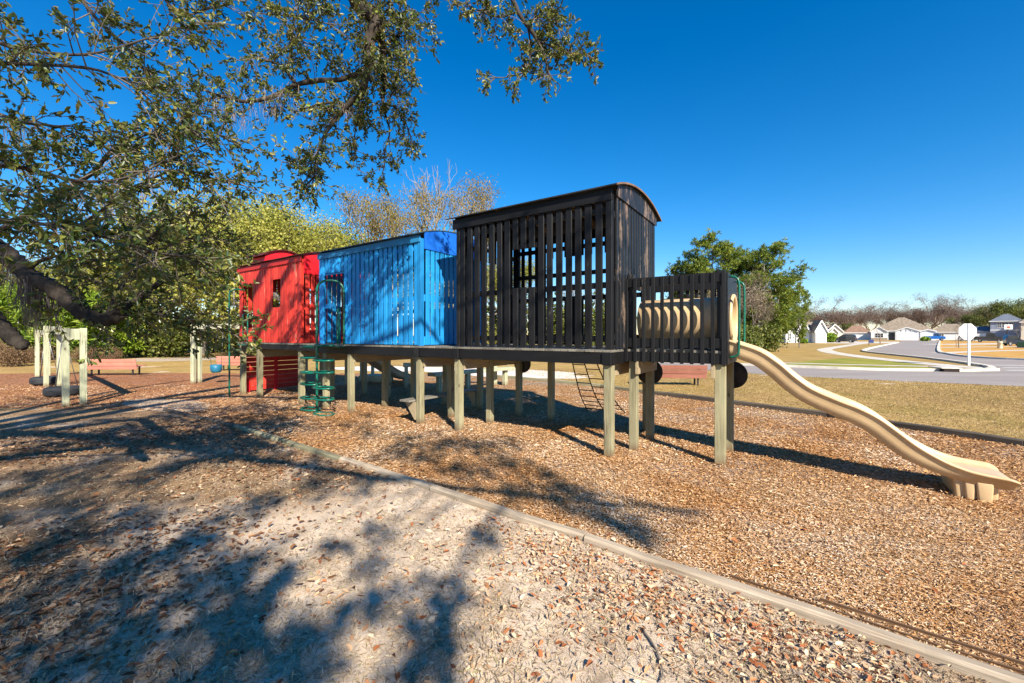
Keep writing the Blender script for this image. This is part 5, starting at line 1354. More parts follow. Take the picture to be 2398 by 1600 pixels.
BG = 'oaks standing beyond the mulch bed'
oakA = make_tree('oak_tree', 'olive gold oak with pale leaning trunk behind the left bench', BG, 2.6, 2.6, 4, 26000, 0.50, 0.13, M['gold_oak_leaf'], M['trunk_grey'], 0.30)
oakB = make_tree('oak_tree', 'bushy olive gold oak rising behind the red caboose', BG, 2.2, 2.4, 4, 26000, 0.55, 0.125, M['gold_oak_leaf'], M['trunk_grey'], 0.26)
oakC = make_tree('oak_tree', 'sparse gold oak with open crown behind the blue car', BG, 3.6, 2.6, 4, 9000, 0.30, 0.115, M['gold_thin_leaf'], M['bare_bark'], 0.22, 0.16, 0.55)
def height(o):
    return max(v.co.z for c in o.children for v in c.data.vertices)
def fit(o, d, ytop):
    """scale that brings the top of o to the photograph's row ytop at depth d"""
    return (CAMH - (ytop - HOR) * d / FPX) / height(o)
def place(o, px, py_base, s, rz, d=None):
    q = G(px, py_base) if d is None else Vector(((px - CX) * d / FPX, d, 0))
    o.location = q; o.rotation_euler = (0, 0, rz); o.scale = (s, s, s)
place(oakA, 296, 836, fit(oakA, 34.5, 575), 0.3)
place(oakB, 585, 0, fit(oakB, 33, 440), 1.1, 33)
place(oakC, 905, 0, fit(oakC, 36, 440), 0.4, 36)
oakC.scale = (oakC.scale.x * 0.62, oakC.scale.y * 0.62, oakC.scale.z)
more = [(oakB, 375, 36, 560, 2.2, 'olive oak with slim double trunk right of the pale leaning trunk'),
        (oakA, 470, 40, 490, 4.1, 'tall olive gold oak behind the swing with the bucket seat'),
        (oakB, 705, 34, 478, 3.3, 'rounded olive gold oak crown between the red and blue car roofs'),
        (oakA, 520, 46, 520, 5.2, 'dense olive oak far behind the white arbour seat'),
        (oakC, 1070, 38, 425, 2.6, 'thin crowned gold oak with pale upper branches behind the black car'),
        (oakB, 1030, 44, 530, 0.9, 'leafy green gold oak low behind the blue car end'),
        (oakA, 1195, 50, 585, 1.9, 'olive oak seen only through the black car boards'),
        (oakB, 150, 48, 600, 5.5, 'shadowed olive oak behind the tyre swing frame'),
        (oakA, 20, 46, 575, 2.9, 'broad olive oak at the left frame edge beyond the lawn'),
        (oakB, 250, 60, 590, 4.4, 'far olive oak closing the gap between the left trunks'),
        (oakA, -140, 44, 560, 0.5, 'olive oak half outside the left frame edge'),
        (oakA, 640, 39, 450, 1.2, 'broad olive gold oak behind the red caboose roof'), (oakB, 790, 42, 515, 4.9, 'lower olive oak above the left end of the blue roof')]
for src, px, d, s, rz, lab in more:
    k = fit(src, d, s); w = 0.62 if src is oakC else 1.0
    copy_thing(src, Vector(((px - CX) * d / FPX, d, 0)), rz, (k * w, k * w, k), lab, BG)
# bare crowned trees
BARE = 'bare winter trees behind the cars'
bareA = make_tree('bare_tree', 'tall bare tree with pale twiggy crown above the blue car', BARE, 5.0, 3.0, 5, 0, 0, 0, None, M['bare_bark'], 0.20, 0.22, 0.42, (2, 3), (2, 3), 0.02, 0.35)
place(bareA, 1012, 0, fit(bareA, 42, 362), 0.4, 42)
for px, d, s, rz, lab in ((1100, 40, 425, 2.0, 'slim bare tree with pale tips over the black roof'), (1340, 52, 640, 4.2, 'bare tree trunk seen through the right half of the black car'), (1400, 60, 655, 1.2, 'bare tree glimpsed beside the black car corner post'),
                          (400, 50, 400, 3.0, 'bare grey tree among the olive oaks on the left'), (300, 52, 360, 5.0, 'pale bare tree rising behind the leafy left limb'), (1180, 54, 640, 5.6, 'bare tree behind the middle boards of the black car'), (860, 50, 600, 0.9, 'bare pale tree above the gap between red and blue roofs')):
    copy_thing(bareA, Vector(((px - CX) * d / FPX, d, 0)), rz, fit(bareA, d, s), lab, BARE)

# pines: needle tufts on whorled limbs
def make_pine(name, label, group, h, w, ntuft, needle, mat, barkm, r0=0.16, low=0.12, cat='tree'):
    t = thing(name, label, cat, (0, 0, 0), 0, group)
    tb = MB(); pts = []
    tb.tube([(0, 0, -0.1), (0.05, 0, h * .5), (0, 0.05, h * .97)], [r0, r0 * .6, r0 * .12], 7, False, 0.5)
    n = int(34 * h / 10)
    for k in range(n):
        f = low + (0.98 - low) * (k + random.random()) / n
        ln = w * math.sqrt(max(0.02, 1 - ((f - 0.58) / 0.46) ** 2)) * random.uniform(0.60, 1.08)
        a = random.random() * 6.283
        b = Vector((0, 0, h * f)); e = b + Vector((math.cos(a), math.sin(a), random.uniform(0.0, 0.55))) * ln
        mid = b.lerp(e, .5) + Vector((0, 0, -0.06 * ln))
        tb.tube([b, mid, e], [r0 * .25 * (1 - f) + .015, .018, .008], 4, False, random.random())
        for j in range(max(3, int(ntuft / n))):
            s = 0.35 + 0.75 * random.random() ** .7
            p = b.lerp(e, s) + rv(0.16 * ln * 0.5 + 0.14)
            pts.append((p, a, random.random()))
    for j in range(10): pts.append((Vector((0, 0, h)) + rv(0.2), 0, random.random()))
    tb.build('trunk', barkm, t, recalc=False)
    K = 16
    P = np.repeat(np.array([tuple(p[0]) for p in pts]), K, axis=0)
    D = RNG.normal(size=(len(P), 3)) + np.array([0, 0, 0.7])
    tone = np.repeat(np.array([p[2] for p in pts]), K)
    V, F, r = leaf_arrays(P, D, RNG.uniform(needle * .6, needle * 1.2, len(P)), 0.16, rnd=np.clip(tone * .6 + RNG.random(len(P)) * .4, 0, 1))
    mass('crown', V, F, r, mat, t)
    return t
PG = 'pines by the side road'
pine = make_pine('pine_tree', 'broad dark green pine left of the cluster, seen over the black platform', PG, 13.5, 3.6, 1500, 0.42, M['pine_needle'], M['trunk_grey'], 0.22, 0.14)
place(pine, 1668, 0, 1.0, 0.3, 52)
for px, d, s, rz, lab in ((1790, 53, (1.05, 1.05, 0.95), 2.1, 'tallest right pine of the cluster with pointed top'), (1735, 58, (0.95, 0.95, 0.86), 4.0, 'middle pine behind the grey bare shrub'), (1822, 55, (0.75, 0.75, 0.62), 1.0, 'shorter pine leaning out at the right of the cluster'), (1640, 56, (0.9, 0.9, 0.78), 5.2, 'dark pine directly behind the platform railing'), (1872, 60, (0.42, 0.42, 0.60), 3.0, 'small slim pine at the cluster right edge'), (1778, 50, (1.0, 1.0, 0.66), 3.6, 'spreading pine at the front of the cluster'), (1622, 55, (0.9, 0.9, 0.86), 2.6, 'dark pine at the left of the cluster, half behind the black cabin')):
    copy_thing(pine, Vector(((px - CX) * d / FPX, d, 0)), rz, s, lab, PG)
M['far_brush'] = leafmat('grey_brown_twigs', [(0, (0.16, 0.11, 0.08)), (0.5, (0.30, 0.23, 0.17)), (1, (0.45, 0.37, 0.29))], 0.2, 0.9, 0.05)
# bare grey shrub in front of the pines
shrub = make_tree('bare_shrub', 'grey leafless shrub tangled in front of the pine cluster', 'bare grey shrubs', 0.5, 1.7, 5, 2600, 0.35, 0.30, M['far_brush'], M['twig'], 0.10, 0.25, 0.40, (6, 7), (2, 3), 0.0, 0.55)
shrub['category'] = 'shrub'
place(shrub, 1742, 0, 1.35, 0.6, 47)
copy_thing(shrub, Vector(((1712 - CX) * 50 / FPX, 50, 0)), 2.2, 1.1, 'second grey leafless shrub nearer the platform', 'bare grey shrubs')
def make_bush(name, label, group, w, h, n, size, mat, cat='bush'):
    t = thing(name, label, cat, (0, 0, 0), 0, group)
    tb = MB(); tips = []
    for k in range(9):
        a = 2 * math.pi * k / 9
        grow(tb, Vector((0, 0, 0)), Vector((math.cos(a) * w * .5, math.sin(a) * w * .5, h * .8)), (w + h) * .33, 0.025, 2, tips, 0.6, 0.1, (2, 3), 0.6)
    tb.build('stems', M['twig'], t, recalc=False)
    V, F, r = tip_leaves(tips, n, 0.14 * (w + h), size)
    V[:, 2] = np.abs(V[:, 2])
    mass('foliage', V, F, r, mat, t); return t
bush = make_bush('green_bush', 'dark green bush at the foot of the pines', 'bushes at the foot of the pines', 1.6, 1.5, 3200, 0.22, M['shrub_leaf'])
place(bush, 1775, 0, 1.25, 0, 46)
for px, d, s, rz, lab in ((1722, 45, 1.3, 1.3, 'green bush left of the pine trunks, close to the slide top'), (1788, 49, 1.0, 2.6, 'green bush at the right foot of the pines by the white house'), (1748, 43, 0.9, 4.0, 'low bright bush in front of the pine cluster')):
    copy_thing(bush, Vector(((px - CX) * d / FPX, d, 0)), rz, s, lab, 'bushes at the foot of the pines')
# young pines and brush on the left
YG = 'young pines behind the tyre swings'
yp = make_pine('young_pine', 'bright yellow green young pine directly behind the tyre swing frame', YG, 4.2, 1.9, 150, 0.60, M['young_pine'], M['trunk_grey'], 0.07, 0.04)
place(yp, 190, 0, fit(yp, 29, 672), 0, 29)
for px, d, s, rz, lab in ((238, 30, 1.0, 1.0, 'bright young pine right of the swing posts'), (100, 31, 1.3, 2.0, 'tall bright young pine left of the swing posts'), (38, 29, 1.3, 3.1, 'bright young pine under the sagging limb stub'), (276, 32, .9, 4.2, 'small bright young pine beside the pale leaning trunk'), (150, 33, 1.5, 5.0, 'farther young pine between two nearer ones'), (5, 32, 1.7, 0.4, 'young pine at the left frame edge'), (325, 36, .8, 1.6, 'young pine just right of the leaning oak trunk')):
    copy_thing(yp, Vector(((px - CX) * d / FPX, d, 0)), rz, fit(yp, d, 690 - 40 * (s - .8)), lab, YG)
br = make_bush('dry_brush', 'heap of dry brown brush on the lawn at the far left', 'brown brush at the wood edge', 2.2, 1.2, 6500, 0.12, M['dry_brush'])
place(br, 25, 0, 0.55, 0, 24)
for px, d, s, rz, lab in ((85, 27, .42, 1.0, 'dry brown brush behind the left swing posts'), (200, 28, .42, 2.0, 'dry brown brush at the foot of the young pines'), (255, 29, .4, 3.0, 'dry brush below the pale leaning trunk'), (345, 42, .65, 4.0, 'dry brush right of the leaning trunk, behind the bench'), (-40, 26, .7, 5.0, 'large dry brush heap cut by the left frame edge'), (410, 46, .7, .5, 'dry brush behind the pale swing post')):
    copy_thing(br, Vector(((px - CX) * d / FPX, d, 0)), rz, s, lab, 'brown brush at the wood edge')
db = make_bush('dark_shrub', 'dark green shrub beside the double trunk behind the benches', 'dark shrubs among the oaks', 1.5, 1.6, 2600, 0.2, M['shrub_leaf'])
place(db, 385, 0, 1.3, 0, 34)
for px, d, s, rz, lab in ((450, 44, 1.6, 1.0, 'dark shrub behind the pale swing post'), (560, 48, 1.9, 2.0, 'dark shrub right of the white arbour seat'), (640, 50, 1.9, 3.0, 'dark shrub behind the red car floor'), (1180, 56, 2.6, 4.0, 'dark shrub seen through the low boards of the black car'), (1300, 54, 2.6, 5.0, 'green shrub seen between the black car boards'), (1390, 52, 2.5, 2.9, 'green shrub behind the right end of the black car'), (480, 58, 2.2, 2.4, 'tall dark shrub far behind the arbour seat')):
    copy_thing(db, Vector(((px - CX) * d / FPX, d, 0)), rz, s, lab, 'dark shrubs among the oaks')
M['far_twig'] = leafmat('far_winter_twigs', [(0, (0.13, 0.085, 0.07)), (0.5, (0.23, 0.165, 0.135)), (1, (0.33, 0.26, 0.22))], 0.2, 0.9, 0.05)
# the far winter wood: each bare crown a tree
WG = 'bare brown trees of the far wood'
wt = [make_tree('winter_tree', 'bare brown tree in the far wood behind the houses', WG, 3.2, 3.6, 4, 5600, 0.65, 0.5, M['far_twig'], M['wood_far'], 0.28, 0.14, 0.55, (4, 5), (2, 3)) for _ in range(2)]
spots = []
for i in range(44):
    px = 1560 + i * 24 + random.uniform(-9, 9); d = random.uniform(185, 225); s = random.uniform(0.95, 1.25)
    spots.append((px, d, s))
for i, (px, d, s) in enumerate(spots):
    src = wt[i % 2]
    loc = Vector(((px - CX) * d / FPX, d, 0))
    if 2060 < px < 2330: s *= 1.16
    if i < 2: src.location = loc; src.scale = (s * 1.2, s * 1.2, s); src.rotation_euler[2] = i
    else: copy_thing(src, loc, random.random() * 6.28, (s * 1.2, s * 1.2, s), None, WG)
oakG = make_tree('green_oak', 'large green oak rising behind the grey two storey house', 'green trees behind the far houses', 2.4, 2.6, 4, 15000, 0.6, 0.22, M['shrub_leaf'], M['trunk_grey'], 0.3)
place(oakG, 2378, 0, fit(oakG, 150, 690), 0.4, 150)
for px, d, s, rz, lab in ((2290, 165, 728, 0.9, 'lower green oak behind the pale gabled house'), (2440, 158, 700, 1.7, 'green oak cut by the right frame edge behind the grey house'), (1985, 178, 752, 3.0, 'green crowned tree between the cream house and brown roof')):
    copy_thing(oakG, Vector(((px - CX) * d / FPX, d, 0)), rz, fit(oakG, d, s), lab, 'green trees behind the far houses')
# saplings on the lawns
sap = make_tree('sapling', 'bare staked sapling left of the white sign', 'bare saplings on the lawns', 1.3, 0.8, 3, 0, 0, 0, None, M['twig'], 0.045, 0.15, 0.5, (3, 4), (2, 3), 0.01, 0.5)
place(sap, 2245, 814, 1.15, 0)
m = MB(); m.box(-0.32, -0.27, -0.03, 0.03, 0, 1.1); m.build('stake', M['rafter'], sap)
for px, py, s, rz, lab in ((2061, 806, 1.2, 1.0, 'bare sapling before the garage house porch'), (1880, 803.5, 1.1, 2.0, 'bare sapling in front of the white gabled house'), (2385, 806, 1.3, 3.0, 'bare sapling beside the dark crossover')):
    copy_thing(sap, G(px, py), rz, s, lab, 'bare saplings on the lawns')
tuft = make_bush('grass_clump', 'clump of tall tan grass beside the dark minivan', 'ornamental grass clumps', 1.0, 0.8, 900, 0.5, M['young_pine'])
place(tuft, 1942, 802, 1.5, 0)
for px, py, s, lab in ((1925, 801.5, 1.2, 'lower tan grass clump left of the first by the minivan'), (1880, 804.5, 0.8, 'small rounded clump in front of the white gabled house'), (2165, 799, 0.9, 'small clump beside the blue truck house')):
    copy_thing(tuft, G(px, py), random.random() * 6, s, lab, 'ornamental grass clumps')
# ------------------------------------------------------------------ houses
M['shingle'] = plain('brown_shingle_roof', (0.28, 0.225, 0.17), 0.95, 0.22, 1.5, 0.1)
M['shingle_red'] = plain('red_brown_shingle_roof', (0.27, 0.17, 0.12), 0.95, 0.2, 1.5, 0.1)
M['shingle_grey'] = plain('slate_grey_shingle_roof', (0.15, 0.17, 0.21), 0.9, 0.2, 1.5, 0.1)
M['white_siding'] = plain('white_siding', (0.74, 0.74, 0.73), 0.7, 0.05, 2, 0.2)
M['cream_siding'] = plain('cream_siding', (0.66, 0.60, 0.50), 0.7, 0.06, 2, 0.2)
M['blue_siding'] = plain('pale_blue_siding', (0.52, 0.58, 0.64), 0.7, 0.06, 2, 0.2)
M['grey_siding'] = plain('lavender_grey_siding', (0.33, 0.36, 0.44), 0.7, 0.06, 2, 0.2)
M['glass'] = plain('dark_window_glass', (0.03, 0.04, 0.05), 0.08, 0.2, 2, 0.6)
M['entry_shade'] = plain('shaded_entry', (0.03, 0.035, 0.04), 0.6)  # near-black panel colour painted for the shade inside the entry
M['stone'] = plain('tan_stone_veneer', (0.38, 0.31, 0.24), 0.9, 0.3, 6, 0.1)

def hip(m, x0, x1, y0, y1, ze, zr, ridge=0.3):
    cy = (y0 + y1) / 2; L = (x1 - x0) * ridge / 2; cx = (x0 + x1) / 2
    vs = [(x0, y0, ze), (x1, y0, ze), (x1, y1, ze), (x0, y1, ze), (cx - L, cy, zr), (cx + L, cy, zr)]
    m.add(vs, [(0, 1, 5, 4), (2, 3, 4, 5), (1, 2, 5), (3, 0, 4), (3, 2, 1, 0)], 0.5)
def gable(m, x0, x1, y0, y1, ze, zr, th=0.18, ov=0.35):
    cx = (x0 + x1) / 2
    k = (zr - ze) / (cx - x0)
    a, b = x0 - ov, x1 + ov; za = ze - k * ov
    poly = [(a, za), (cx, zr), (b, za), (b, za + th), (cx, zr + th), (a, za + th)]
    m.prism(poly, lambda p, q, t: (p, t, q), y0 - ov, y1)
def window(parent, x0, x1, z0, z1, y, mull=1):
    m = MB(); w = 0.10
    m.box(x0, x0 + w, y - 0.06, y - 0.003, z0, z1); m.box(x1 - w, x1, y - 0.06, y - 0.003, z0, z1); m.box(x0 + w, x1 - w, y - 0.06, y - 0.003, z0, z0 + w); m.box(x0 + w, x1 - w, y - 0.06, y - 0.003, z1 - w, z1)
    for i in range(mull):
        c = x0 + (x1 - x0) * (i + 1) / (mull + 1); m.box(c - 0.04, c + 0.04, y - 0.05, y - 0.03, z0 + w, z1 - w)
    m.box(x0 + w, x1 - w, y - 0.048, y - 0.028, (z0 + z1) / 2 - 0.03, (z0 + z1) / 2 + 0.03)
    f = m.build('window', M['white_paint'], parent)
    g = MB(); g.box(x0 + w, x1 - w, y - 0.022, y - 0.004, z0 + w, z1 - w); g.build('pane', M['glass'], f)
def garage(parent, x0, x1, z1, y, rows=4):
    m = MB()
    for r in range(rows):
        m.box(x0, x1, y - 0.05, y - 0.004, z1 * r / rows + 0.012, z1 * (r + 1) / rows - 0.012)
    m.build('garage_door', M['white_paint'], parent)
def gfront(parent, x0, x1, y0, y1, hw, zr, mat, roofm, name='gable_wing'):
    """projecting wing with a gable end to the front"""
    m = MB(); cx = (x0 + x1) / 2
    m.prism([(x0, 0), (x1, 0), (x1, hw), (cx, zr), (x0, hw)], lambda a, b, t: (a, t, b), y0, y1)
    w = m.build(name, mat, parent)
    r = MB(); gable(r, x0, x1, y0, y1 + 1.5, hw + 0.02, zr + 0.02); r.build('gable_roof', roofm, w)
    t = MB(); k = 0.36
    t.bar((x0 - k, y0 - .40, hw - k * (zr - hw) / (cx - x0) + 0.1), (cx, y0 - .40, zr + 0.1), 0.06, 0.26, up=(0, 0, 1)); t.bar((x1 + k, y0 - .40, hw - k * (zr - hw) / (cx - x0) + 0.1), (cx, y0 - .40, zr + 0.1), 0.06, 0.26, up=(0, 0, 1))
    t.build('barge_board', M['white_paint'], w)
    return w

def house(name, label, px, d, rz, w, dep, hw, zr, wall, roofm, ridge=0.3, roof='hip', ov=0.5, group='houses around the side street'):
    th = math.atan((px - CX) / FPX)
    t = thing(name, label, 'house', Vector(((px - CX) * d / FPX, d, 0)), rz - th, group)
    t.scale = (math.cos(th), 0.8, 1)
    m = MB(); m.box(-w / 2, w / 2, 0, dep, 0, hw); m.build('wall', wall, t)
    m = MB()
    if roof == 'hip': hip(m, -w / 2 - ov, w / 2 + ov, -ov, dep + ov, hw + 0.005, zr, ridge)
    else:
        cy = dep / 2
        m.prism([(-ov, hw + 0.005), (dep + ov, hw + 0.005), (cy, zr)], lambda a, b, s: (s, a, b), -w / 2 - ov, w / 2 + ov)
    m.build('roof', roofm, t)
    m = MB(); m.box(-w / 2 - ov - .03, w / 2 + ov + .03, -ov - .05, -ov - .003, hw - 0.16, hw + 0.06); m.build('fascia', M['white_paint'], t)
    return t

px_ = lambda x: 1600 + x / 2.945
h1 = house('garage_house', 'wide pale blue house with big brown hip roof and double garage facing the street', px_(1505), 147, 0.0, 22.5, 15, 3.3, 8.2, M['blue_siding'], M['shingle'], 0.10)
gfront(h1, -11.0, -4.9, -1.6, 0.4, 3.0, 4.7, M['white_siding'], M['shingle']); window(h1, -9.6, -6.4, 0.9, 2.5, -1.6, 2)
m = MB(); m.box(-11.0, -4.9, -1.72, -1.605, 0, 0.8); m.build('stone_base', M['stone'], h1)
m = MB(); m.box(-4.6, -2.4, -0.03, -0.004, 0, 2.7); m.build('entry', M['entry_shade'], h1)
gfront(h1, -2.1, 5.9, -1.2, 0.4, 3.2, 4.4, M['white_siding'], M['shingle']); garage(h1, -1.6, 5.2, 2.35, -1.2)
m = MB()
for x in (0.2, 1.9, 3.6): m.box(x - 0.15, x + 0.15, -1.45, -1.205, 3.3, 3.75)
m.build('bracket', M['white_paint'], h1)
gfront(h1, 6.5, 11.6, -0.6, 0.4, 3.0, 3.6, M['white_siding'], M['shingle_grey']); garage(h1, 7.2, 10.9, 2.3, -0.6)
m = MB(); m.box(5.95, 6.45, -0.9, -0.004, 0, 1.0); m.build('stone_base', M['stone'], h1)

h2 = house('brown_roof_house', 'low white house with broad brown hip roof behind the blue truck', px_(1850), 153, 0.05, 15, 12, 2.9, 6.0, M['white_siding'], M['shingle'], 0.3)
garage(h2, 1.5, 5.8, 2.2, 0); window(h2, -4.6, -2.8, 0.8, 2.2, 0)
h3 = house('white_gabled_house', 'white house with three pointed gables beside the pines', px_(818), 98, 0.35, 7.8, 8, 2.7, 4.9, M['white_siding'], M['shingle'], roof='gable')
gfront(h3, -4.2, -2.2, -0.5, 0.3, 2.9, 4.5, M['white_siding'], M['shingle']); window(h3, -3.7, -2.8, 0.8, 2.3, -0.5)
gfront(h3, -1.1, 1.5, -0.35, 0.3, 3.0, 5.0, M['white_siding'], M['shingle'])
garage(h3, -1.5, 1.7, 2.2, -0.36) ; 
gfront(h3, 2.3, 4.9, -3.0, 0.3, 2.9, 5.0, M['white_siding'], M['shingle']); garage(h3, 2.6, 4.6, 2.2, -3.0)
h4 = house('cream_house', 'cream house with a double peaked gable behind the dark minivan', px_(1000), 132, 0.15, 7.5, 9, 2.8, 4.7, M['cream_siding'], M['shingle'], roof='gable')
gfront(h4, -0.6, 4.2, -2.0, 0.3, 3.0, 5.0, M['cream_siding'], M['shingle']); gfront(h4, 0.2, 2.6, -2.6, -1.6, 2.7, 3.9, M['cream_siding'], M['shingle']); window(h4, 1.0, 2.3, 0.9, 2.3, -2.6)
gfront(h4, -3.4, -1.4, -0.5, 0.3, 2.7, 4.1, M['cream_siding'], M['shingle']); window(h4, -2.8, -2.0, 0.9, 2.3, -0.5)
h5 = house('garage_wing_house', 'white walled house with red brown roof between the minivan and the big garage house', px_(1200), 158, 0.05, 10, 10, 2.7, 5.6, M['white_siding'], M['shingle_red'], 0.3)
garage(h5, -3.8, 0.5, 2.2, 0)
px7 = lambda x: 2100 + x / 7.127
h6 = house('two_storey_house', 'lavender grey two storey house with slate roof at the right edge', px7(1830), 128, 0.0, 10.0, 11, 6.1, 8.4, M['grey_siding'], M['shingle_grey'], 0.15)
for a, b in ((-2.9, -1.5), (-1.4, 0.7), (0.8, 2.2)): window(h6, a, b, 4.1, 5.7, 0, 1)
m = MB()
for i in range(24): m.box(-4.98 + i * 0.43, -4.93 + i * 0.43, -0.03, -0.004, 0.2, 6.0)
m.build('batten', M['grey_siding'], h6)
m = MB(); m.box(-5.05, 5.05, -0.06, -0.031, 3.2, 3.5); m.build('band', M['white_paint'], h6)
m = MB(); m.box(-10.6, -5.0, 1.0, 9.0, 0, 3.0); w = m.build('garage_wing', M['grey_siding'], h6)
m = MB(); m.prism([(0.5, 3.0), (9.5, 3.0), (5, 4.6)], lambda a, b, s: (s, a, b), -11.0, -5.004); m.build('wing_roof', M['shingle_grey'], w)
m = MB()
for r in range(4): m.box(-9.9, -5.8, 0.94, 0.996, 0.58 * r + .01, 0.58 * (r + 1) - .015)
m.build('garage_door', M['white_paint'], w)
h7 = house('tan_neighbour_house', 'tan sided house with brown roof cut by the right frame edge', px7(2330), 120, 0.0, 9, 10, 5.6, 7.9, M['cream_siding'], M['shingle'], 0.3)
window(h7, -3.2, -1.6, 3.6, 5.0, 0)
h8 = house('pale_gable_house', 'pale house whose two small gables show behind the grey wing', px7(1370), 185, -0.1, 9, 9, 3.6, 5.6, M['white_siding'], M['shingle_grey'], roof='gable')
gfront(h8, -3.6, 0.2, -1.0, 0.3, 4.2, 6.4, M['white_siding'], M['shingle']); gfront(h8, 0.4, 4.2, -1.6, 0.3, 4.0, 6.0, M['white_siding'], M['shingle'])
window(h8, -2.4, -1.0, 1.0, 2.6, -1.0)

# ------------------------------------------------------------------ vehicles
M['car_black'] = plain('black_car_paint', (0.012, 0.013, 0.016), 0.22, 0.1, 2, 0.5, coat=0.6)
M['car_navy'] = plain('dark_navy_car_paint', (0.012, 0.022, 0.045), 0.22, 0.1, 2, 0.5, coat=0.6)
M['car_blue'] = plain('bright_blue_truck_paint', (0.01, 0.12, 0.42), 0.25, 0.1, 2, 0.5, coat=0.6)
M['car_grey'] = plain('dark_grey_truck_paint', (0.035, 0.037, 0.040), 0.28, 0.1, 2, 0.5, coat=0.5)
M['car_silver'] = plain('silver_car_paint', (0.25, 0.26, 0.27), 0.25, 0.1, 2, 0.5, coat=0.5)
M['tail_lamp'] = plain('red_lamp_plastic', (0.35, 0.01, 0.012), 0.25)
M['lamp_clear'] = plain('clear_lamp_plastic', (0.7, 0.7, 0.68), 0.2)
M['alloy'] = plain('alloy_wheel', (0.45, 0.45, 0.46), 0.35, metal=0.8)

def vehicle(name, label, cat, loc, rz, L, W, H, body, kind, paint, group='vehicles parked along the side street'):
    """nose toward +x; body and cabin are side outlines swept across the width with rounded shoulders"""
    th = math.atan2(loc[0], loc[1])
    t = thing(name, label, cat, loc, rz - th, group)
    t.scale = (math.cos(th),) * 1 + (0.85, 1)
    def swept(poly, y, inset, zc):
        m = MB(); n = len(poly)
        rows = []
        for yy, k in ((-y, inset), (-y * 0.93, 0.0), (y * 0.93, 0.0), (y, inset)):
            rows.append([(a * (1 - k * .02), yy, b if b < zc else zc + (b - zc) * (1 - k)) for a, b in poly])
        vs = [p for r in rows for p in r]
        fs = [(i * n + k, i * n + (k + 1) % n, (i + 1) * n + (k + 1) % n, (i + 1) * n + k) for i in range(3) for k in range(n)]
        m.add(vs, fs, .5, False)
        tri = tessellate_polygon([[Vector((a, b, 0)) for a, b in poly]])
        m.add(rows[0], [tuple(q) for q in tri], .5); m.add(rows[-1], [tuple(reversed(q)) for q in tri], .5)
        return m
    lower = [(x * L, z * H) for x, z in body['lower']]
    upper = [(x * L, z * H) for x, z in body['upper']]
    b = swept(lower, W / 2, 0.06, 0.3 * H).build('body', paint, t, 0.03)
    swept(upper, W / 2 * 0.90, 0.04, 0.6 * H).build('cabin', paint, t, 0.02)
    g = MB()                                         # side glass, windscreen and rear window
    for s in (-1, 1):
        for poly in body['glass']:
            q = [(x * L, z * H) for x, z in poly]
            g.prism(q, lambda a, c, tt: (a, tt, c), s * (W / 2 * 0.90 + 0.004), s * (W / 2 * 0.90 + 0.016))
    for (xa, za, xb, zb) in body['screens']:
        k = 0.012 if xa > xb or xa > 0.1 else -0.012
        g.add([(xa * L + k, -W * .38, za * H), (xa * L + k, W * .38, za * H), (xb * L + k, W * .36, zb * H), (xb * L + k, -W * .36, zb * H)], [(0, 1, 2, 3)], .5)
    g.build('window', M['glass'], t)
    r = body.get('wheel', 0.36)
    for x in body['axles']:
        for s in (-1, 1):
            m = MB(); m.lathe([(r * .6, -.12), (r * .95, -.12), (r, -.08), (r, .08), (r * .95, .12), (r * .6, .12)], 24, (x * L, s * (W / 2 - 0.10), r), 'y')
            w = m.build('wheel', M['rubber'], t)
            m = MB(); m.lathe([(0, .10 * s), (r * .62, .115 * s)], 20, (x * L, s * (W / 2 - 0.10), r), 'y'); m.build('rim', M['alloy'], w)
            m = MB(); m.lathe([(r * 1.16, 0.0), (0.0, 0.0)], 20, (x * L, s * (W / 2 + 0.004), r + 0.02), 'y'); m.build('wheel_arch', M['bench_metal'], w)
            w.children[-1].scale = (1, 1, 1)
            # keep the wheel in front of its dark arch
            for v in w.data.vertices: v.co.y += s * 0.02
            for v in w.children[0].data.vertices: v.co.y += s * 0.022
    for s in (-1, 1):
        m = MB(); x, z = body['tail']; m.box(x * L - .05, x * L + .02, s * W * .40 - .09, s * W * .40 + .09, z * H - .12, z * H + .12); m.build('tail_light', M['tail_lamp'], t)
        m = MB(); x, z = body['head']; m.box(x * L - .05, x * L + .03, s * W * .38 - .14, s * W * .38 + .14, z * H - .07, z * H + .07); m.build('headlight', M['lamp_clear'], t)
        m = MB(); x, z = body['mirror']; m.box(x * L - .08, x * L + .04, s * (W / 2 + .02) - .07, s * (W / 2 + .02) + .07, z * H, z * H + .14); m.build('mirror', paint, t, 0.02)
    return t
VAN = dict(lower=[(-.5, .20), (-.49, .55), (-.47, .62), (.30, .58), (.46, .46), (.495, .36), (.5, .20), (.46, .14), (-.46, .14)],
           upper=[(-.475, .60), (-.455, .90), (-.40, .985), (-.1, 1.0), (.06, .96), (.30, .57)],
           glass=[[(-.44, .64), (-.425, .88), (-.22, .90), (-.22, .63)], [(-.20, .63), (-.20, .90), (-.02, .90), (-.02, .62)], [(.0, .62), (.0, .90), (.06, .89), (.22, .61)]],
           screens=[(-.478, .66, -.46, .88), (.29, .60, .085, .94)], axles=(-.30, .30), wheel=.36, tail=(-.495, .52), head=(.475, .42), mirror=(.16, .58))
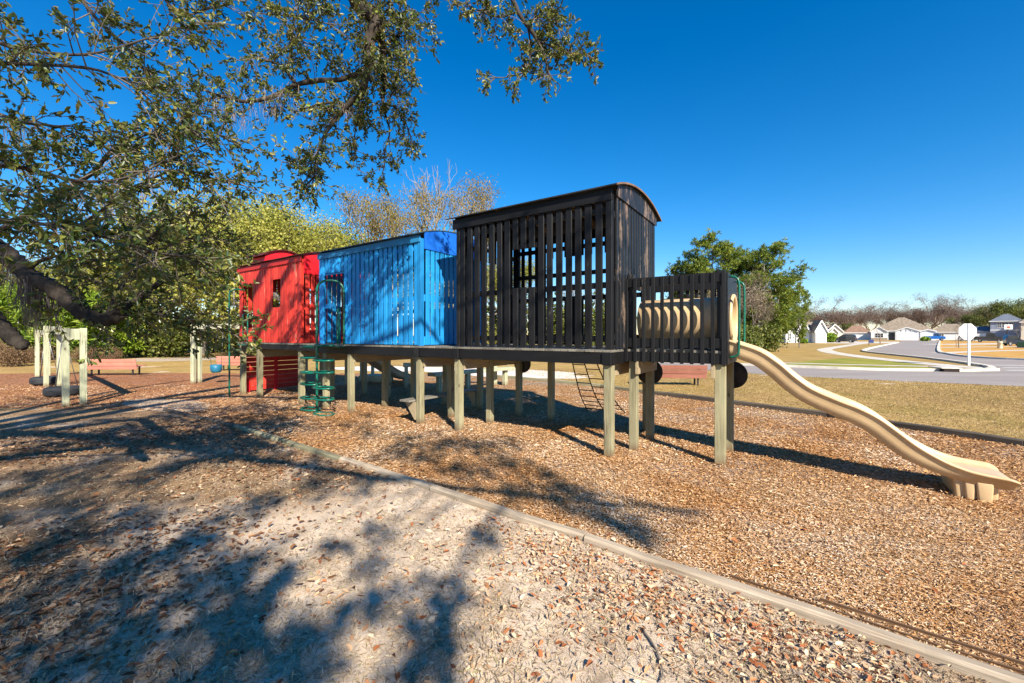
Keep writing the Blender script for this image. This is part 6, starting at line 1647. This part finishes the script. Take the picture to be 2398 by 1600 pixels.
TRUCK = dict(lower=[(-.5, .26), (-.5, .60), (-.10, .60), (.20, .60), (.40, .58), (.49, .53), (.5, .28), (.47, .22), (-.47, .22)],
             upper=[(-.10, .59), (-.085, .95), (-.02, 1.0), (.12, .99), (.24, .60)],
             glass=[[(-.07, .64), (-.06, .92), (.03, .93), (.03, .63)], [(.045, .63), (.045, .93), (.12, .92), (.20, .63)]],
             screens=[(-.106, .64, -.09, .92), (.245, .62, .13, .96)], axles=(-.30, .31), wheel=.42, tail=(-.495, .50), head=(.485, .46), mirror=(.18, .60))
CROSS = dict(lower=[(-.5, .24), (-.49, .52), (-.46, .62), (.26, .58), (.45, .48), (.49, .38), (.5, .22), (.45, .15), (-.45, .15)],
             upper=[(-.475, .60), (-.40, .90), (-.32, .98), (-.08, 1.0), (.06, .95), (.25, .57)],
             glass=[[(-.41, .65), (-.36, .86), (-.20, .89), (-.20, .63)], [(-.18, .63), (-.18, .90), (-.02, .90), (-.02, .62)], [(.0, .62), (.0, .89), (.06, .87), (.19, .61)]],
             screens=[(-.478, .64, -.405, .90), (.245, .60, .07, .94)], axles=(-.29, .29), wheel=.35, tail=(-.48, .55), head=(.47, .44), mirror=(.14, .58))
q = G(*K6b(1270, 872))
vehicle('minivan', 'black minivan parked by the tall tan grass, tail toward the street', 'car', q, math.pi - 0.25, 5.6, 2.0, 1.95, VAN, 0, M['car_black'])
q = G(*K7b(640, 842))
vehicle('pickup_truck', 'bright blue pickup truck parked before the white garage doors', 'pickup truck', q, 0.15, 6.4, 2.2, 2.5, TRUCK, 0, M['car_blue'])
q = G(*K7b(1545, 866))
vehicle('pickup_truck', 'dark grey pickup truck parked before the grey two storey house', 'pickup truck', q, -0.05, 8.0, 2.5, 2.45, TRUCK, 0, M['car_grey'])
q = G(*K7b(1935, 925))
vehicle('crossover_car', 'black crossover car nearest the green cabinet at the right edge', 'car', (q.x + 0.2, q.y, 0), 0.35, 3.7, 1.85, 1.85, CROSS, 0, M['car_navy'])
q = G(*K7b(1215, 852))
vehicle('silver_car', 'silver grey car half hidden behind the white sign', 'car', (q.x, q.y + 1, 0), 0.2, 4.6, 1.9, 1.7, CROSS, 0, M['car_silver'])
# ------------------------------------------------------------------ litter on the ground
def inside(poly, P):
    x, y = P[:, 0], P[:, 1]; c = np.zeros(len(P), bool); n = len(poly)
    for i in range(n):
        x0, y0 = poly[i]; x1, y1 = poly[(i + 1) % n]
        with np.errstate(divide='ignore', invalid='ignore'):
            hit = ((y0 > y) != (y1 > y)) & (x < (x1 - x0) * (y - y0) / (y1 - y0) + x0)
        c ^= hit
    return c
def in_frame(P, m=1.26): return (P[:, 1] > 1.9) & (np.abs(P[:, 0]) < m * P[:, 1] + 0.3)
def scatter(n, y0, y1, power=2.2, xlim=1.25):
    """ground points, denser toward the viewer"""
    y = y0 * (y1 / y0) ** (RNG.random(n) ** 1.0)
    x = (RNG.random(n) * 2 - 1) * xlim * y
    return np.stack([x, y, np.zeros(n)], 1)
bedpoly = np.array(BED)
# wood chips: short bent splinters
P = scatter(400000, 1.9, 15.0); P = P[inside(bedpoly, P)][:185000]
N = len(P)
a = RNG.random(N) * 6.283
D = np.stack([np.cos(a), np.sin(a), RNG.normal(0, .22, N)], 1)
up = norm(np.stack([RNG.normal(0, .45, N), RNG.normal(0, .45, N), np.ones(N)], 1))
P[:, 2] = 0.008 + RNG.random(N) * 0.018
size = RNG.uniform(.013, .038, N) * (1 + .6 * (RNG.random(N) > .95)) * np.clip(P[:, 1] / 4.5, 0.75, 1.5)
tone = np.array([0.5 + 0.42 * mnoise.noise(Vector((p[0] * .8, p[1] * .8, 0.3))) for p in P])
V, F, r = leaf_arrays(P, D, size, 0.26, up, 0.15, np.clip(tone * .75 + RNG.random(N) * .52 - .10, 0, 1))
M['chip'] = leafmat('wood_chips', [(0, (0.08, 0.036, 0.018)), (.2, (0.28, 0.125, 0.045)), (.40, (0.48, 0.255, 0.100)), (.60, (0.57, 0.36, 0.19)), (.8, (0.67, 0.515, 0.355)), (1, (0.80, 0.71, 0.61))], 0.0, 0.85, 0.12)
tag(mass('wood_chips', V, F, r, M['chip']), 'shredded wood chips strewn over the mulch bed', 'wood chips', kind='stuff')
# dry grass fuzz on the sand
P = scatter(150000, 1.75, 9.5); P = P[~inside(bedpoly, P)]
dens = np.array([mnoise.noise(Vector((p[0] * .9, p[1] * .9, 4.0))) + 0.35 * mnoise.noise(Vector((p[0] * 4, p[1] * 4, 1.0))) for p in P])
P = P[dens > RNG.uniform(-.55, .35, len(P))][:80000]; N = len(P)
D = np.stack([RNG.normal(0, 1, N), RNG.normal(0, 1, N), np.abs(RNG.normal(.35, .35, N))], 1)
V, F, r = leaf_arrays(P, D, RNG.uniform(.018, .055, N), 0.10, None, 0.1)
M['dry_blade'] = leafmat('dry_grass_blades', [(0, (0.24, 0.17, 0.11)), (.4, (0.42, 0.32, 0.21)), (.8, (0.58, 0.46, 0.32)), (.95, (0.66, 0.54, 0.36)), (1, (0.20, 0.22, 0.05))], 0.15, 0.9, 0.1)
tag(mass('dry_grass', V, F, r, M['dry_blade']), 'short dry grass stubble on the pale sandy lawn', 'grass', kind='stuff')
# straw lawn beyond the bed
P = np.stack([RNG.uniform(-4, 22, 160000), RNG.uniform(4.5, 22, 160000), np.zeros(160000)], 1)
P = P[~inside(bedpoly, P) & ~inside(np.array(road_pts), P) & in_frame(P) & (P[:, 1] > 5) & (P[:, 1] * .55 + P[:, 0] * .84 > 11.0)][:60000]; N = len(P)
D = np.stack([RNG.normal(0, 1, N), RNG.normal(0, 1, N), np.abs(RNG.normal(.6, .4, N))], 1)
V, F, r = leaf_arrays(P, D, RNG.uniform(.03, .08, N), 0.10, None, 0.1)
M['straw'] = leafmat('straw_blades', [(0, (0.12, 0.10, 0.03)), (.3, (0.30, 0.21, 0.075)), (.7, (0.48, 0.34, 0.15)), (1, (0.60, 0.48, 0.27))], 0.15, 0.9, 0.1)
tag(mass('straw_grass', V, F, r, M['straw']), 'short straw coloured grass of the lawn beyond the bed', 'grass', kind='stuff')
# fallen oak leaves
def litter(n, cloud, label, mat, s0=.018, s1=.052, name='fallen_leaves'):
    pts = []
    for (px, py, sx, sy, w) in cloud:
        c = G(px, py); k = int(n * w)
        q = RNG.normal(size=(k, 3)) * np.array([sx, sy, 0]); pts.append(q + np.array([c.x, c.y, 0]))
    P = np.concatenate(pts); P = P[in_frame(P, 1.3)]; N = len(P)
    P[:, 2] = 0.006 + RNG.random(N) ** 2 * 0.025
    a = RNG.random(N) * 6.283
    D = np.stack([np.cos(a), np.sin(a), RNG.normal(0.05, .22, N)], 1)
    up = norm(np.stack([RNG.normal(0, .4, N), RNG.normal(0, .4, N), np.ones(N)], 1))
    V, F, r = leaf_arrays(P, D, RNG.uniform(s0, s1, N), 0.44, up, RNG.uniform(-.7, 1.1, N), None)
    return tag(mass(name, V, F, r, mat), label, 'leaves', kind='stuff')
M['fallen'] = leafmat('fallen_oak_leaves', [(0, (0.20, 0.065, 0.025)), (.18, (0.40, 0.14, 0.05)), (.40, (0.54, 0.30, 0.15)), (.7, (0.63, 0.44, 0.27)), (1, (0.70, 0.54, 0.37))], 0.1, 0.6, 0.25)
litter(2000, [(1330, 1310, .22, .20, .20), (1500, 1360, .22, .16, .14), (1560, 1420, .25, .16, .14), (1760, 1460, .28, .14, .16), (1900, 1520, .25, .12, .12), (2080, 1580, .25, .12, .10), (1150, 1230, .25, .18, .05), (1420, 1450, .35, .25, .09), (1700, 1560, .4, .15, .08), (1230, 1280, .16, .1, .06)], 'brown and tan oak leaves heaped along the near timber', M['fallen'])
litter(1300, [(850, 1120, .5, .4, .18), (600, 1070, .8, .4, .18), (1000, 1300, .8, .5, .16), (1200, 1450, .6, .3, .14), (350, 1150, 1.0, .6, .16), (150, 1300, .9, .6, .12), (800, 1450, .8, .4, .08), (1900, 1300, .8, .4, .08)], 'scattered brown leaves over the sandy lawn', M['fallen'], .03, .065)
litter(8500, [(60, 1060, 1.4, .8, .3), (420, 1010, 1.5, .7, .3), (250, 1300, .9, .6, .2), (700, 1100, .8, .4, .1), (100, 1500, .5, .4, .1)], 'dark brown leaves scattered in the oak shade', leafmat('dark_oak_leaves', [(0, (0.07, 0.028, 0.014)), (.5, (0.26, 0.12, 0.05)), (1, (0.52, 0.36, 0.22))], 0.1, 0.6, 0.3), .03, .07)  # darker brown ramp than the other fallen leaves
# fallen sticks
def stick(pts, r, label, mat=None):
    P = [G(px, py) + Vector((0, 0, r + .006)) for px, py in pts]
    c = P[0].copy()
    m = MB(); m.tube([p - c for p in smooth_line(P, 4)], list(np.linspace(r, r * .4, (len(P) - 1) * 4 + 1)), 6, True, .5, True, .15)
    o = m.build('fallen_twig', mat or M['twig'], None, recalc=False); o.location = c
    return tag(o, label, 'twig', 'fallen twigs on the sandy lawn')
M['pale_twig'] = wood('pale_dry_twig', (0.36, 0.28, 0.19), (0.62, 0.52, 0.38), stretch=(1, 1, 1), grain=14, amp=.2, rough=.9)
stick([(1316, 1404), (1360, 1404), (1400, 1408), (1440, 1420), (1470, 1445), (1490, 1475)], .006, 'longest bent grey twig lying among the leaves')
stick([(1505, 1480), (1530, 1515), (1545, 1550), (1552, 1585), (1545, 1605)], .008, 'thick curved grey twig near the bottom edge of the lawn')
stick([(1440, 1319), (1460, 1315), (1482, 1308)], .006, 'short pale twig beside the near timber', M['pale_twig'])
stick([(1433, 1558), (1470, 1578), (1510, 1594), (1530, 1598)], .004, 'thin whitish twig at the bottom of the lawn', M['pale_twig'])
stick([(1410, 1405), (1440, 1380), (1470, 1384), (1510, 1392), (1600, 1400)], .0035, 'thin long pale twig crossing the leaf heap', M['pale_twig'])
stick([(20, 1395), (42, 1372), (48, 1350)], .006, 'short grey twig in the shade at the left', None)
stick([(60, 1330), (110, 1322), (150, 1320)], .005, 'pale slim twig in the deep shade', M['pale_twig'])
